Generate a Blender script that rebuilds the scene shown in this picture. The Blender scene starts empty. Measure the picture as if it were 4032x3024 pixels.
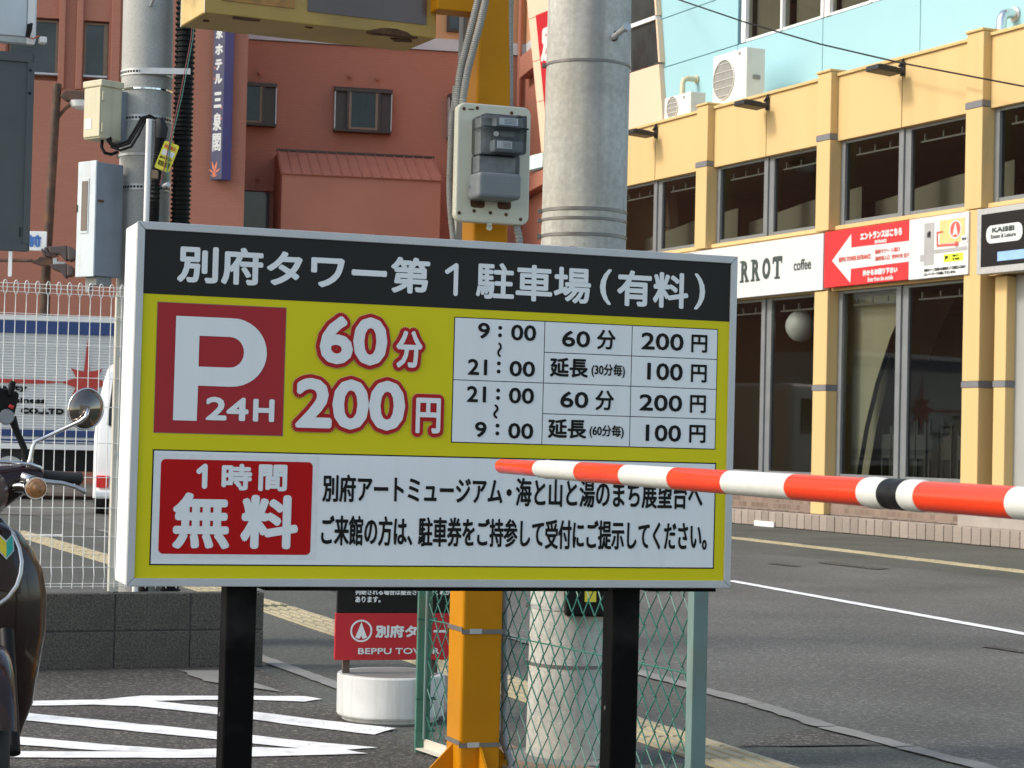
import bpy, bmesh, math, random
from mathutils import Vector, Matrix
random.seed(7)
SC = bpy.context.scene
COL = SC.collection

# ------------------------------------------------------------------ camera, sky, sun, exposure
cam = bpy.data.cameras.new("camera")
cam.sensor_width = 36.0
cam.lens = 36.0 * 8200 / 4032
cam.clip_start, cam.clip_end = 0.05, 1500
co = bpy.data.objects.new("camera", cam)
COL.objects.link(co)
_p, _ro = math.atan(218 / 8200), .023
_f = Vector((0, math.cos(_p), math.sin(_p)))
_r0, _u0 = Vector((1, 0, 0)), Vector((0, -math.sin(_p), math.cos(_p)))
_r = _r0 * math.cos(_ro) + _u0 * math.sin(_ro)
_u = -_r0 * math.sin(_ro) + _u0 * math.cos(_ro)
co.matrix_world = Matrix(((_r.x, _u.x, -_f.x, 0), (_r.y, _u.y, -_f.y, 0), (_r.z, _u.z, -_f.z, 1.25), (0, 0, 0, 1)))
cam.dof.use_dof = True
cam.dof.focus_distance = 6.5
cam.dof.aperture_fstop = 22
SC.camera = co

SUN_DIR = Vector((-.975, -.22, 0)).normalized()          # horizontal direction towards the sun
SUN_EL = math.radians(40)
world = bpy.data.worlds.new("World")
SC.world = world
world.use_nodes = True
_n = world.node_tree.nodes
_sky = _n.new("ShaderNodeTexSky")
_sky.sky_type = 'NISHITA'
_sky.sun_disc = False
_sky.sun_elevation = SUN_EL
_sky.sun_rotation = math.atan2(SUN_DIR.x, SUN_DIR.y)
_sky.air_density, _sky.dust_density, _sky.ozone_density = 1.0, 1.7, 1.0
_tint = _n.new("ShaderNodeVectorMath"); _tint.operation = 'MULTIPLY'      # hazy, slightly warm daylight
_tint.inputs[1].default_value = (1.05, .98, .85)
world.node_tree.links.new(_sky.outputs[0], _tint.inputs[0])
world.node_tree.links.new(_tint.outputs[0], _n["Background"].inputs[0])
_n["Background"].inputs[1].default_value = .15
sun = bpy.data.lights.new("sun", 'SUN')
sun.energy, sun.angle, sun.color = 1.15, math.radians(10), (1, .95, .87)
so = bpy.data.objects.new("sun", sun)
COL.objects.link(so)
_d = Vector((SUN_DIR.x * math.cos(SUN_EL), SUN_DIR.y * math.cos(SUN_EL), math.sin(SUN_EL)))
so.rotation_euler = _d.to_track_quat('Z', 'Y').to_euler()
vs = SC.view_settings
vs.view_transform, vs.look, vs.gamma, vs.exposure = 'Standard', 'None', 1, 1.05
vs.use_curve_mapping = False

# ------------------------------------------------------------------ materials
def M(name, c, rough=.6, metal=0., var=.1, scale=4., bump=0., bs=60., spec=.5, dirt=None, streak=None, coat=0., fine=None, trans=0., rnd=0):
    """base colour with cloudy variation; dirt=(colour, amount, scale); streak=(colour, amount, scale) runs down; fine=(amount, scale) speckle"""
    m = bpy.data.materials.new(name)
    m.use_nodes = True
    nt = m.node_tree
    N, L = nt.nodes, nt.links
    b = N["Principled BSDF"]
    tc = N.new("ShaderNodeTexCoord")
    def noise(sc, det=5, stretch=None):
        n = N.new("ShaderNodeTexNoise")
        n.inputs["Scale"].default_value = sc
        n.inputs["Detail"].default_value = det
        if stretch:
            mp = N.new("ShaderNodeMapping")
            mp.inputs["Scale"].default_value = stretch
            L.new(tc.outputs["Object"], mp.inputs[0]); L.new(mp.outputs[0], n.inputs[0])
        else:
            L.new(tc.outputs["Object"], n.inputs[0])
        return n.outputs[0]
    def rng(s, a, b_, c_, d_):
        r = N.new("ShaderNodeMapRange")
        for i, v in enumerate((a, b_, c_, d_)): r.inputs[i + 1].default_value = v
        L.new(s, r.inputs[0]); return r.outputs[0]
    v = N.new("ShaderNodeVectorMath"); v.operation = 'SCALE'
    v.inputs[0].default_value = c[:3]
    L.new(rng(noise(scale), .3, .7, 1 - var, 1 + var), v.inputs[3])
    out = v.outputs[0]
    if fine:
        v2 = N.new("ShaderNodeVectorMath"); v2.operation = 'SCALE'
        L.new(out, v2.inputs[0]); L.new(rng(noise(fine[1], 2), .35, .65, 1 - fine[0], 1 + fine[0]), v2.inputs[3])
        out = v2.outputs[0]
    if rnd:      # each laid piece a little lighter or darker
        oi = N.new("ShaderNodeObjectInfo"); v3 = N.new("ShaderNodeVectorMath"); v3.operation = 'SCALE'
        L.new(out, v3.inputs[0]); L.new(rng(oi.outputs["Random"], 0, 1, 1 - rnd, 1 + rnd), v3.inputs[3]); out = v3.outputs[0]
    for d, st in ((dirt, None), (streak, (1, 1, .05))):
        if d:
            mx = N.new("ShaderNodeMix"); mx.data_type = 'RGBA'
            L.new(rng(noise(d[2], 6, st), .5, .68, 0, d[1]), mx.inputs[0])
            L.new(out, mx.inputs[6]); mx.inputs[7].default_value = (*d[0], 1)
            out = mx.outputs[2]
    L.new(out, b.inputs["Base Color"])
    b.inputs["Roughness"].default_value = rough
    b.inputs["Metallic"].default_value = metal
    b.inputs["Specular IOR Level"].default_value = spec
    b.inputs["Coat Weight"].default_value = coat
    b.inputs["Coat Roughness"].default_value = .05
    b.inputs["Transmission Weight"].default_value = trans
    if bump:
        bp = N.new("ShaderNodeBump")
        bp.inputs["Strength"].default_value = bump
        bp.inputs["Distance"].default_value = .01
        L.new(noise(bs, 4), bp.inputs["Height"]); L.new(bp.outputs[0], b.inputs["Normal"])
    return m

def glass(name, tint=(.5, .55, .55), ior=1.5, gloss=.02):
    m = bpy.data.materials.new(name); m.use_nodes = True
    nt = m.node_tree; N, L = nt.nodes, nt.links
    N.remove(N["Principled BSDF"])
    fr = N.new("ShaderNodeFresnel"); fr.inputs[0].default_value = ior
    t = N.new("ShaderNodeBsdfTransparent"); t.inputs[0].default_value = (*tint, 1)
    g = N.new("ShaderNodeBsdfGlossy"); g.inputs["Roughness"].default_value = gloss
    mx = N.new("ShaderNodeMixShader")
    L.new(fr.outputs[0], mx.inputs[0]); L.new(t.outputs[0], mx.inputs[1]); L.new(g.outputs[0], mx.inputs[2])
    L.new(mx.outputs[0], N["Material Output"].inputs[0])
    return m

def add_wave(m, scale, strength, axis='Z', dist=.01):
    """horizontal corrugation as relief"""
    nt = m.node_tree; N, L = nt.nodes, nt.links
    w = N.new("ShaderNodeTexWave"); w.bands_direction = axis
    w.inputs["Scale"].default_value = scale
    tc = N.new("ShaderNodeTexCoord"); L.new(tc.outputs["Object"], w.inputs[0])
    bp = N.new("ShaderNodeBump"); bp.inputs["Strength"].default_value = strength; bp.inputs["Distance"].default_value = dist
    L.new(w.outputs[1], bp.inputs["Height"]); L.new(bp.outputs[0], N["Principled BSDF"].inputs["Normal"])

def add_bricks(m, c1, c2, mortar, scale, w, h, ms=.02, vec=None):
    nt = m.node_tree; N, L = nt.nodes, nt.links
    t = N.new("ShaderNodeTexBrick")
    t.inputs["Color1"].default_value = (*c1, 1); t.inputs["Color2"].default_value = (*c2, 1); t.inputs["Mortar"].default_value = (*mortar, 1)
    t.inputs["Scale"].default_value = scale; t.inputs["Mortar Size"].default_value = ms
    t.inputs["Brick Width"].default_value = w; t.inputs["Row Height"].default_value = h
    tc = N.new("ShaderNodeTexCoord"); mp = N.new("ShaderNodeMapping"); mp.inputs["Rotation"].default_value = (math.pi / 2, 0, 0)
    L.new(tc.outputs["Object"], mp.inputs[0]); L.new(mp.outputs[0], t.inputs[0])
    L.new(t.outputs[0], N["Principled BSDF"].inputs["Base Color"])
    bp = N.new("ShaderNodeBump"); bp.inputs["Strength"].default_value = .4; bp.inputs["Distance"].default_value = .01; bp.invert = True
    L.new(t.outputs["Fac"], bp.inputs["Height"]); L.new(bp.outputs[0], N["Principled BSDF"].inputs["Normal"])

K = dict(
    alu=M("aluminium", (.50, .51, .52), .42, .35, .05, 12, fine=(.06, 300)),
    signwhite=M("sign_white", (.76, .79, .80), .35, 0, .03, 2, spec=.25, streak=((.55, .55, .53), .12, 18)),
    signyellow=M("sign_yellow", (.66, .58, .012), .35, 0, .04, 2, spec=.15),
    signblack=M("sign_black", (.011, .0105, .0105), .38, 0, .1, 3, spec=.25),
    signcrimson=M("sign_crimson", (.37, .030, .036), .35, 0, .03, 3, spec=.12),
    signred=M("sign_red", (.46, .006, .008), .35, 0, .03, 3, spec=.12),
    outline=M("outline_red", (.44, .018, .02), .35, 0, .03, 3, spec=.12),
    letterblack=M("letter_black", (.008, .008, .008), .4, 0, .05, 3, spec=.15),
    postblack=M("post_black", (.0015, .0015, .0015), .5, 0, .3, 8, dirt=((.03, .03, .03), .5, 5), spec=.10),
    poleyellow=M("pole_yellow", (.52, .215, .006), .42, 0, .05, 5, spec=.12, fine=(.04, 500), dirt=((.30, .14, .02), .25, 3)),
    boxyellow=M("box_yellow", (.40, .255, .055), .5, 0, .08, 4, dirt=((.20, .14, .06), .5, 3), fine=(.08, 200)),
    boxside=M("box_sunlit", (.62, .45, .18), .5, 0, .1, 5, dirt=((.30, .2, .08), .6, 6)),  # paler copy of the box yellow, sunlight put into the colour
    rust=M("rust", (.10, .045, .02), .9, 0, .5, 20, bump=.5),
    panelbrown=M("display_glass", (.085, .06, .055), .2, 0, .25, 2),
    panelamber=M("display_amber", (.30, .13, .01), .25, 0, .5, 14),
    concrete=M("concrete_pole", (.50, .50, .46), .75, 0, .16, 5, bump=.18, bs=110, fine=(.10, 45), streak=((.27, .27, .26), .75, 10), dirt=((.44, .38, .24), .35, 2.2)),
    concrete2=M("concrete_left_pole", (.40, .40, .375), .75, 0, .12, 4, bump=.2, bs=90, fine=(.1, 120), streak=((.2, .2, .2), .4, 7)),  # darker concrete of the left pole
    band=M("steel_band", (.20, .19, .18), .45, .5, .1, 10),
    galv=M("galvanised", (.52, .53, .53), .45, .5, .08, 20),
    conduit=M("conduit_grey", (.29, .285, .26), .55, 0, .08, 20),
    blackplastic=M("black_plastic", (.007, .007, .0075), .45, 0, .2, 10, spec=.2),
    rubber=M("rubber", (.018, .018, .019), .7, 0, .25, 10),
    cream=M("cream_box", (.58, .53, .37), .5, 0, .05, 8, streak=((.36, .32, .22), .3, 20)),
    paleblue=M("pale_blue_metal", (.56, .63, .67), .5, 0, .08, 5, dirt=((.36, .38, .40), .3, 6), streak=((.35, .24, .15), .25, 14)),
    greymetal=M("grey_metal", (.23, .26, .30), .55, .1, .08, 6, dirt=((.15, .16, .17), .4, 5)),
    pvc=M("white_pvc", (.80, .80, .79), .4, 0, .05, 10),
    meterplate=M("meter_plate", (.56, .55, .44), .5, 0, .03, 10),
    metergrey=M("meter_grey", (.25, .265, .275), .45, 0, .05, 10),
    meterdark=M("meter_dark", (.24, .25, .255), .4, 0, .2, 30),
    label=M("label_white", (.72, .73, .74), .5, 0, .05, 40),
    tagyellow=M("tag_yellow", (.75, .68, .06), .45, 0, .05, 10),
    tagred=M("tag_red", (.6, .12, .03), .5),
    green=M("fence_green", (.028, .15, .115), .5, 0, .1, 10),
    greenpost=M("fence_post_green", (.05, .17, .125), .5, 0, .12, 6, dirt=((.16, .10, .05), .6, 4)),
    greenpost2=M("fence_post_faded", (.15, .235, .225), .5, 0, .1, 6, dirt=((.16, .10, .05), .6, 4)),
    wire=M("white_wire", (.84, .84, .81), .45, 0, .06, 20),
    beigepost=M("beige_post", (.58, .56, .48), .5, 0, .05, 5),
    block=M("concrete_block", (.098, .092, .077), .9, 0, .22, 5, bump=.9, bs=110, fine=(.42, 95), dirt=((.045, .042, .036), .5, 5)),
    mortar=M("mortar", (.06, .06, .056), .95, 0, .15, 8),
    drum=M("white_drum", (.66, .665, .65), .7, 0, .06, 4, bump=.15, streak=((.40, .41, .34), .6, 22), dirt=((.45, .44, .40), .3, 6)),
    boardred=M("board_red", (.50, .018, .028), .4, 0, .04, 4),
    woodbrown=M("brown_post", (.10, .075, .06), .7, 0, .2, 10),
    boardgrey=M("board_grey", (.085, .098, .105), .5, .1, .1, 5, dirt=((.06, .07, .07), .4, 5)),
    meterdark2=M("meter_display", (.07, .075, .08), .4, 0, .2, 30),
    metercover=M("meter_cover_grey", (.15, .165, .175), .45, 0, .05, 10),
    wirered=M("wire_red", (.22, .04, .04), .5),
    armred=M("arm_red", (.76, .045, .008), .35, 0, .05, 10, spec=.2, coat=.25, bump=.05, bs=60),
    armwhite=M("arm_white", (.62, .63, .595), .45, 0, .04, 20, bump=.12, bs=45, dirt=((.50, .49, .44), .15, 14)),
    armcabinet=M("gate_cabinet", (.62, .60, .55), .5),
    maroon=M("scooter_maroon", (.018, .005, .0045), .25, 0, .1, 5, spec=.3, coat=.5),
    darkgloss=M("scooter_dark", (.004, .003, .003), .4, 0, .2, 10, spec=.15, coat=.0),
    chrome=M("chrome", (.75, .75, .74), .12, 1, .05, 10),
    darkmirror=M("mirror_back", (.22, .19, .165), .10, .9, .1, 10),
    silver=M("silver", (.60, .60, .60), .3, .9, .05, 10),
    amber=M("amber_lens", (.36, .16, .05), .15, 0, .3, 80, coat=1.),
    saddle=M("saddle", (.03, .02, .018), .55, 0, .2, 10, bump=.2),
    phonered=M("red_plastic", (.6, .03, .03), .4),
    markyellow=M("mark_yellow", (.8, .62, .02), .4),
    markgreen=M("mark_green", (.01, .42, .32), .4),
    hotel=M("hotel_red", (.47, .18, .11), .8, 0, .06, 1.2, fine=(.05, 40), streak=((.40, .155, .10), .35, 1.5)),
    hotelbase=M("hotel_reveal", (.46, .185, .122), .8, 0, .06, 1.2),
    hotelroof=M("hotel_roof", (.44, .175, .12), .55, 0, .06, 2),
    hotelgrey=M("hotel_band", (.58, .60, .62), .7, 0, .04, 2),
    hotelorange=M("hotel_orange", (.62, .34, .17), .8, 0, .05, 2),
    brownframe=M("brown_frame", (.06, .042, .034), .45, 0, .1, 6),
    tanframe=M("tan_frame", (.25, .17, .11), .5, 0, .1, 6),
    curtain=M("curtain", (.10, .13, .13), .8, 0, .2, 3),
    dark=M("dark_interior", (.075, .078, .07), .9, 0, .3, .8),
    hsignface=M("hotel_sign_navy", (.045, .05, .11), .45, 0, .25, 3),
    hsignside=M("hotel_sign_blue", (.06, .085, .27), .45, 0, .08, 3),
    leaf=M("leaf_orange", (.72, .20, .10), .5),
    white=M("white_paint", (.80, .80, .79), .45, 0, .03, 4),
    rustbrown=M("rusty_steel", (.085, .05, .036), .75, .1, .3, 4, dirt=((.22, .10, .04), .6, 3)),
    sigbrown=M("signal_brown", (.085, .06, .055), .5, 0, .1, 5),
    blueletter=M("letter_blue", (.05, .16, .45), .5),
    yellow=M("facade_yellow", (.63, .445, .20), .75, 0, .03, .8, streak=((.52, .36, .15), .28, 2.4)),
    blue=M("facade_blue", (.30, .53, .59), .7, 0, .03, .8),
    joint=M("joint_dark", (.10, .11, .11), .8),
    peach=M("facade_peach", (.76, .53, .38), .75, 0, .03, .8),
    framegrey=M("window_frame", (.20, .215, .225), .5, .2, .08, 4),
    stripgrey=M("pilaster_band", (.17, .175, .19), .6, 0, .05, 4),
    whitesign=M("signboard_white", (.64, .66, .66), .4, 0, .015, 2),
    arrowred=M("signboard_red", (.72, .03, .035), .4, 0, .02, 2),
    mapgrey=M("map_grey", (.38, .38, .38), .5),
    maporange=M("map_tan", (.75, .52, .22), .5),
    mapgreen=M("map_lime", (.62, .75, .05), .5),
    letterred=M("letter_red", (.55, .10, .08), .5),
    lettergreen=M("letter_green", (.045, .065, .06), .5),
    kblue=M("sign_blue", (.28, .48, .86), .4),
    shutter=M("grey_shutter", (.33, .34, .33), .55, 0, .05, 1),
    acwhite=M("ac_white", (.72, .72, .68), .5, 0, .04, 3),
    acdark=M("ac_grille", (.27, .27, .255), .7, 0, .1, 10),
    lampblack=M("lamp_black", (.02, .021, .023), .5),
    globe=M("globe_white", (.86, .86, .84), .4),
    insideolive=M("inside_olive", (.24, .22, .165), .8, 0, .15, .7),
    insidebeige=M("inside_beige", (.46, .43, .30), .8, 0, .1, 1),
    stepbrick=M("step_brick", (.29, .245, .21), .85, 0, .14, 3, rnd=.16, bump=.3, fine=(.1, 60), dirt=((.17, .14, .12), .4, 2)),
    steptop=M("step_top", (.34, .30, .265), .85, 0, .1, 2, dirt=((.5, .47, .43), .3, 3)),
    tilewall=M("tile_wall", (.25, .17, .13), .7),
    mint=M("mint_sign", (.62, .82, .76), .45),
    truckwhite=M("truck_white", (.58, .60, .60), .45, 0, .05, 1.5, dirt=((.42, .42, .40), .3, 1)),
    truckblue=M("truck_blue", (.016, .045, .17), .4),
    truckred=M("truck_red", (.42, .035, .025), .5),
    vanwhite=M("van_white", (.80, .81, .81), .25, 0, .02, 2, coat=.5),
    hotelpane=M("hotel_pane", (.035, .042, .042), .07, 0, .5, 1.2),
    vanglass=M("van_glass", (.012, .014, .016), .08, 0, .1, 2),
    tail=M("tail_lamp", (.75, .02, .02), .2, 0, .2, 60, coat=1.),
    paint=M("road_paint", (.82, .83, .83), .7, 0, .04, 8, bump=.3, bs=150, dirt=((.35, .34, .33), .35, 10)),
    oldpaint=M("worn_paint", (.66, .66, .64), .75, 0, .1, 6, dirt=((.14, .14, .14), .7, 6)),
    tactile=M("tactile_yellow", (.38, .335, .22), .8, 0, .1, 2, rnd=.08, dirt=((.30, .26, .18), .5, 5)),
    gutter=M("gutter_concrete", (.22, .215, .20), .85, 0, .12, 3, bump=.3, dirt=((.16, .16, .15), .4, 4)),
    orangepatch=M("earth_patch", (.25, .17, .115), .9, 0, .2, 5, bump=.4, fine=(.2, 60)),
    glass=glass("window_glass", (.66, .70, .68), 1.48),
    darkglass=glass("hotel_glass", (.35, .42, .42), 1.5),
    clear=glass("meter_cover", (.80, .82, .84), 1.25, .05),
)

# ground materials: dark bitumen with lighter aggregate showing
def asphalt(name, dark, light, size, bump):
    m = bpy.data.materials.new(name); m.use_nodes = True
    nt = m.node_tree; N, L = nt.nodes, nt.links
    b = N["Principled BSDF"]; b.inputs["Roughness"].default_value = .85; b.inputs["Specular IOR Level"].default_value = .3
    tc = N.new("ShaderNodeTexCoord")
    vo = N.new("ShaderNodeTexVoronoi"); vo.inputs["Scale"].default_value = size
    n1 = N.new("ShaderNodeTexNoise"); n1.inputs["Scale"].default_value = size * .35; n1.inputs["Detail"].default_value = 6
    n2 = N.new("ShaderNodeTexNoise"); n2.inputs["Scale"].default_value = .7; n2.inputs["Detail"].default_value = 7
    for t in (vo, n1, n2): L.new(tc.outputs["Object"], t.inputs[0])
    sep = N.new("ShaderNodeSeparateColor"); L.new(vo.outputs["Color"], sep.inputs[0])
    mr = N.new("ShaderNodeMapRange"); mr.inputs[1].default_value = .45; mr.inputs[2].default_value = 1.0
    L.new(sep.outputs[0], mr.inputs[0])
    mul = N.new("ShaderNodeMath"); mul.operation = 'MULTIPLY'
    mr2 = N.new("ShaderNodeMapRange"); mr2.inputs[1].default_value = .35; mr2.inputs[2].default_value = .6
    L.new(n1.outputs[0], mr2.inputs[0]); L.new(mr.outputs[0], mul.inputs[0]); L.new(mr2.outputs[0], mul.inputs[1])
    mx = N.new("ShaderNodeMix"); mx.data_type = 'RGBA'
    mx.inputs[6].default_value = (*dark, 1); mx.inputs[7].default_value = (*light, 1)
    L.new(mul.outputs[0], mx.inputs[0])
    sc = N.new("ShaderNodeVectorMath"); sc.operation = 'SCALE'
    mr3 = N.new("ShaderNodeMapRange"); mr3.inputs[1].default_value = .3; mr3.inputs[2].default_value = .7; mr3.inputs[3].default_value = .8; mr3.inputs[4].default_value = 1.2
    L.new(n2.outputs[0], mr3.inputs[0]); L.new(mx.outputs[2], sc.inputs[0]); L.new(mr3.outputs[0], sc.inputs[3])
    L.new(sc.outputs[0], b.inputs["Base Color"])
    bp = N.new("ShaderNodeBump"); bp.inputs["Strength"].default_value = bump; bp.inputs["Distance"].default_value = .012
    L.new(mul.outputs[0], bp.inputs["Height"]); L.new(bp.outputs[0], b.inputs["Normal"])
    return m
K['road'] = asphalt("road_asphalt", (.095, .094, .086), (.23, .228, .21), 90, .5)
K['lot'] = asphalt("lot_asphalt", (.062, .058, .052), (.26, .24, .21), 105, .8)
K['walk'] = asphalt("walk_asphalt", (.075, .078, .068), (.185, .187, .165), 110, .4)

# ------------------------------------------------------------------ mesh helpers
class B:
    """collects primitives, then links them as ONE mesh object"""
    def __init__(s): s.v, s.f = [], []
    def add(s, v, f):
        o = len(s.v); s.v += [tuple(x) for x in v]; s.f += [tuple(i + o for i in q) for q in f]; return s
    def box(s, x0, y0, z0, x1, y1, z1, T=None):
        v = [Vector((x, y, z)) for z in (z0, z1) for y in (y0, y1) for x in (x0, x1)]
        if T: v = [T @ p for p in v]
        return s.add(v, [(0, 2, 3, 1), (4, 5, 7, 6), (0, 1, 5, 4), (2, 6, 7, 3), (0, 4, 6, 2), (1, 3, 7, 5)])
    def cyl(s, p0, p1, r0, r1=None, n=16, caps=True):
        r1 = r0 if r1 is None else r1
        p0, p1 = Vector(p0), Vector(p1); d = (p1 - p0).normalized()
        a = d.orthogonal().normalized(); b = d.cross(a)
        v = []
        for p, r in ((p0, r0), (p1, r1)):
            for i in range(n):
                t = 2 * math.pi * i / n; v.append(p + (a * math.cos(t) + b * math.sin(t)) * r)
        f = [(i, (i + 1) % n, n + (i + 1) % n, n + i) for i in range(n)]
        if caps: f += [tuple(range(n - 1, -1, -1)), tuple(range(n, 2 * n))]
        return s.add(v, f)
    def tube(s, pts, r, n=6, closed=False, radii=None):
        pts = [Vector(p) for p in pts]; m = len(pts); v = []; a = None
        for i, p in enumerate(pts):
            if closed: d = pts[(i + 1) % m] - pts[i - 1]
            else: d = pts[min(i + 1, m - 1)] - pts[max(i - 1, 0)]
            d = d.normalized()
            a = d.orthogonal().normalized() if a is None else (a - d * a.dot(d)).normalized()
            b = d.cross(a); rr = radii[i] if radii else r
            for k in range(n):
                t = 2 * math.pi * k / n; v.append(p + (a * math.cos(t) + b * math.sin(t)) * rr)
        f = []
        for i in range(m if closed else m - 1):
            for k in range(n):
                j = (i + 1) % m; f.append((i * n + k, i * n + (k + 1) % n, j * n + (k + 1) % n, j * n + k))
        if not closed: f += [tuple(range(n - 1, -1, -1)), tuple(range((m - 1) * n, m * n))]
        return s.add(v, f)
    def prism(s, poly, z0, z1, T=None):
        """polygon in x,y pulled along z (counter-clockwise seen from +z)"""
        n = len(poly)
        v = [Vector((x, y, z)) for z in (z0, z1) for x, y in poly]
        if T: v = [T @ p for p in v]
        return s.add(v, [tuple(range(n - 1, -1, -1)), tuple(range(n, 2 * n))] + [(i, (i + 1) % n, n + (i + 1) % n, n + i) for i in range(n)])
    def lathe(s, prof, n=24, c=(0, 0, 0), T=None):
        """profile of (r, z) turned about z"""
        c = Vector(c); v = []
        for r, z in prof:
            for i in range(n):
                t = 2 * math.pi * i / n; p = Vector((r * math.cos(t), r * math.sin(t), z)); v.append((T @ p if T else p) + c)
        f = []
        for k in range(len(prof) - 1):
            for i in range(n): f.append((k * n + i, k * n + (i + 1) % n, (k + 1) * n + (i + 1) % n, (k + 1) * n + i))
        f += [tuple(range(n - 1, -1, -1)), tuple(range((len(prof) - 1) * n, len(prof) * n))]
        return s.add(v, f)
    def grid(s, rows):
        n = len(rows[0]); v = [p for r in rows for p in r]
        f = [(i * n + k, i * n + k + 1, (i + 1) * n + k + 1, (i + 1) * n + k) for i in range(len(rows) - 1) for k in range(n - 1)]
        return s.add(v, f)
    def mesh(s, name, m, smooth=False, keep=False):
        me = bpy.data.meshes.new(name); me.from_pydata(s.v, [], s.f)
        if not keep:
            bm = bmesh.new(); bm.from_mesh(me); bmesh.ops.recalc_face_normals(bm, faces=bm.faces); bm.to_mesh(me); bm.free()
        me.materials.append(m)
        if smooth: shade(me, smooth)
        return me
    def ob(s, name, m, parent=None, loc=(0, 0, 0), rot=None, smooth=False, bev=0, seg=2, keep=False):
        return link(name, s.mesh(name, m, smooth, keep), parent, loc, rot, bev, seg)

def shade(me, ang):
    me.polygons.foreach_set("use_smooth", [True] * len(me.polygons))
    if ang is not True and ang < 3: me.set_sharp_from_angle(angle=ang)

def link(name, me, parent=None, loc=(0, 0, 0), rot=None, bev=0, seg=2):
    o = bpy.data.objects.new(name, me); COL.objects.link(o); o.parent = parent; o.location = loc
    if rot: o.rotation_euler = rot
    if bev:
        b = o.modifiers.new("edges", 'BEVEL'); b.width = bev; b.segments = seg; b.limit_method = 'ANGLE'; b.angle_limit = math.radians(40)
    return o

def tag(o, label=None, cat=None, group=None, kind=None):
    if label: o['label'] = label
    if cat: o['category'] = cat
    if group: o['group'] = group
    if kind: o['kind'] = kind
    return o

def thing(name, label, cat, loc=(0, 0, 0), rz=0, group=None, rot=None):
    o = bpy.data.objects.new(name, None); COL.objects.link(o); o.location = loc
    o.rotation_euler = rot or (0, 0, rz); o.empty_display_size = .1
    return tag(o, label, cat, group)

def kids(o): return [c for c in COL.objects if c.parent == o]
def copy_tree(o, loc=None, label=None, parent=None, rz=None):
    c = o.copy(); COL.objects.link(c); c.parent = parent
    if loc is not None: c.location = loc
    if rz is not None: c.rotation_euler = (0, 0, rz)
    if label: c['label'] = label
    for k in kids(o): copy_tree(k, None, None, c)
    return c

SM = math.radians(35)

# flat shapes in the x,z plane of a board that faces -y
def fill2d(loops):
    cu = bpy.data.curves.new("shape", 'CURVE'); cu.dimensions = '2D'; cu.fill_mode = 'BOTH'
    for lp in loops:
        sp = cu.splines.new('POLY'); sp.points.add(len(lp) - 1)
        for p, (x, y) in zip(sp.points, lp): p.co = (x, y, 0, 1)
        sp.use_cyclic_u = True
    o = bpy.data.objects.new("shape", cu); COL.objects.link(o)
    me = bpy.data.meshes.new_from_object(o.evaluated_get(bpy.context.evaluated_depsgraph_get()))
    v = [(a.co.x, a.co.y) for a in me.vertices]; f = [tuple(p.vertices) for p in me.polygons]
    bpy.data.objects.remove(o); bpy.data.curves.remove(cu); bpy.data.meshes.remove(me)
    return v, f
def flat(name, loops, m, parent, y):
    v, f = fill2d(loops)
    b = B(); b.add([(x, y, z) for x, z in v], f)
    me = bpy.data.meshes.new(name); me.from_pydata(b.v, [], b.f); me.materials.append(m)
    return link(name, me, parent)
def rect(u0, v0, u1, v1): return [(u0, v0), (u1, v0), (u1, v1), (u0, v1)]
def rrect(u0, v0, u1, v1, r, n=6):
    out = []
    for cx, cy, a0 in ((u1 - r, v0 + r, -90), (u1 - r, v1 - r, 0), (u0 + r, v1 - r, 90), (u0 + r, v0 + r, 180)):
        for i in range(n + 1):
            t = math.radians(a0 + 90 * i / n); out.append((cx + r * math.cos(t), cy + r * math.sin(t)))
    return out
def ell(cx, cy, rx, ry, n=32): return [(cx + rx * math.cos(2 * math.pi * i / n), cy + ry * math.sin(2 * math.pi * i / n)) for i in range(n)]

_glyphs = {}
def glyphs(s):
    if s not in _glyphs:
        cu = bpy.data.curves.new("text", 'FONT'); cu.body = s; cu.resolution_u = 3; cu.fill_mode = 'FRONT'
        o = bpy.data.objects.new("text", cu); COL.objects.link(o)
        me = bpy.data.meshes.new_from_object(o.evaluated_get(bpy.context.evaluated_depsgraph_get()))
        v = [(a.co.x, a.co.y) for a in me.vertices]; f = [tuple(p.vertices) for p in me.polygons]
        bpy.data.objects.remove(o); bpy.data.curves.remove(cu); bpy.data.meshes.remove(me)
        _glyphs[s] = (v, f)
    return _glyphs[s]
def lettering(parent, m, y, items, name="lettering", n=8, vertical=False):
    """items: (text, u0, v0, u1, v1, stroke radius): the text fills that rectangle; strokes are thickened and rounded by the radius"""
    out = None
    for it in items:
        b = B()
        s, u0, v0, u1, v1, r = it[:6]
        gv, gf = glyphs('～' if s == '~' else s)
        if s == '~': gv = [(-q, p) for p, q in gv]
        if not gv: continue
        x0 = min(p[0] for p in gv); x1 = max(p[0] for p in gv); z0 = min(p[1] for p in gv); z1 = max(p[1] for p in gv)
        sx = (u1 - u0 - 2 * r) / max(x1 - x0, 1e-6); sz = (v1 - v0 - 2 * r) / max(z1 - z0, 1e-6)
        ring = [(0, 0)] + ([(r * math.cos(2 * math.pi * k / n), r * math.sin(2 * math.pi * k / n)) for k in range(n)] if r else [])
        for k, (dx, dz) in enumerate(ring):
            b.add([(u0 + r + (p - x0) * sx + dx, y - .00012 * k, v0 + r + (q - z0) * sz + dz) for p, q in gv], gf)
        me = bpy.data.meshes.new(name); me.from_pydata(b.v, [], b.f); me.materials.append(m)
        out = link(name, me, parent)
    return out

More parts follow.
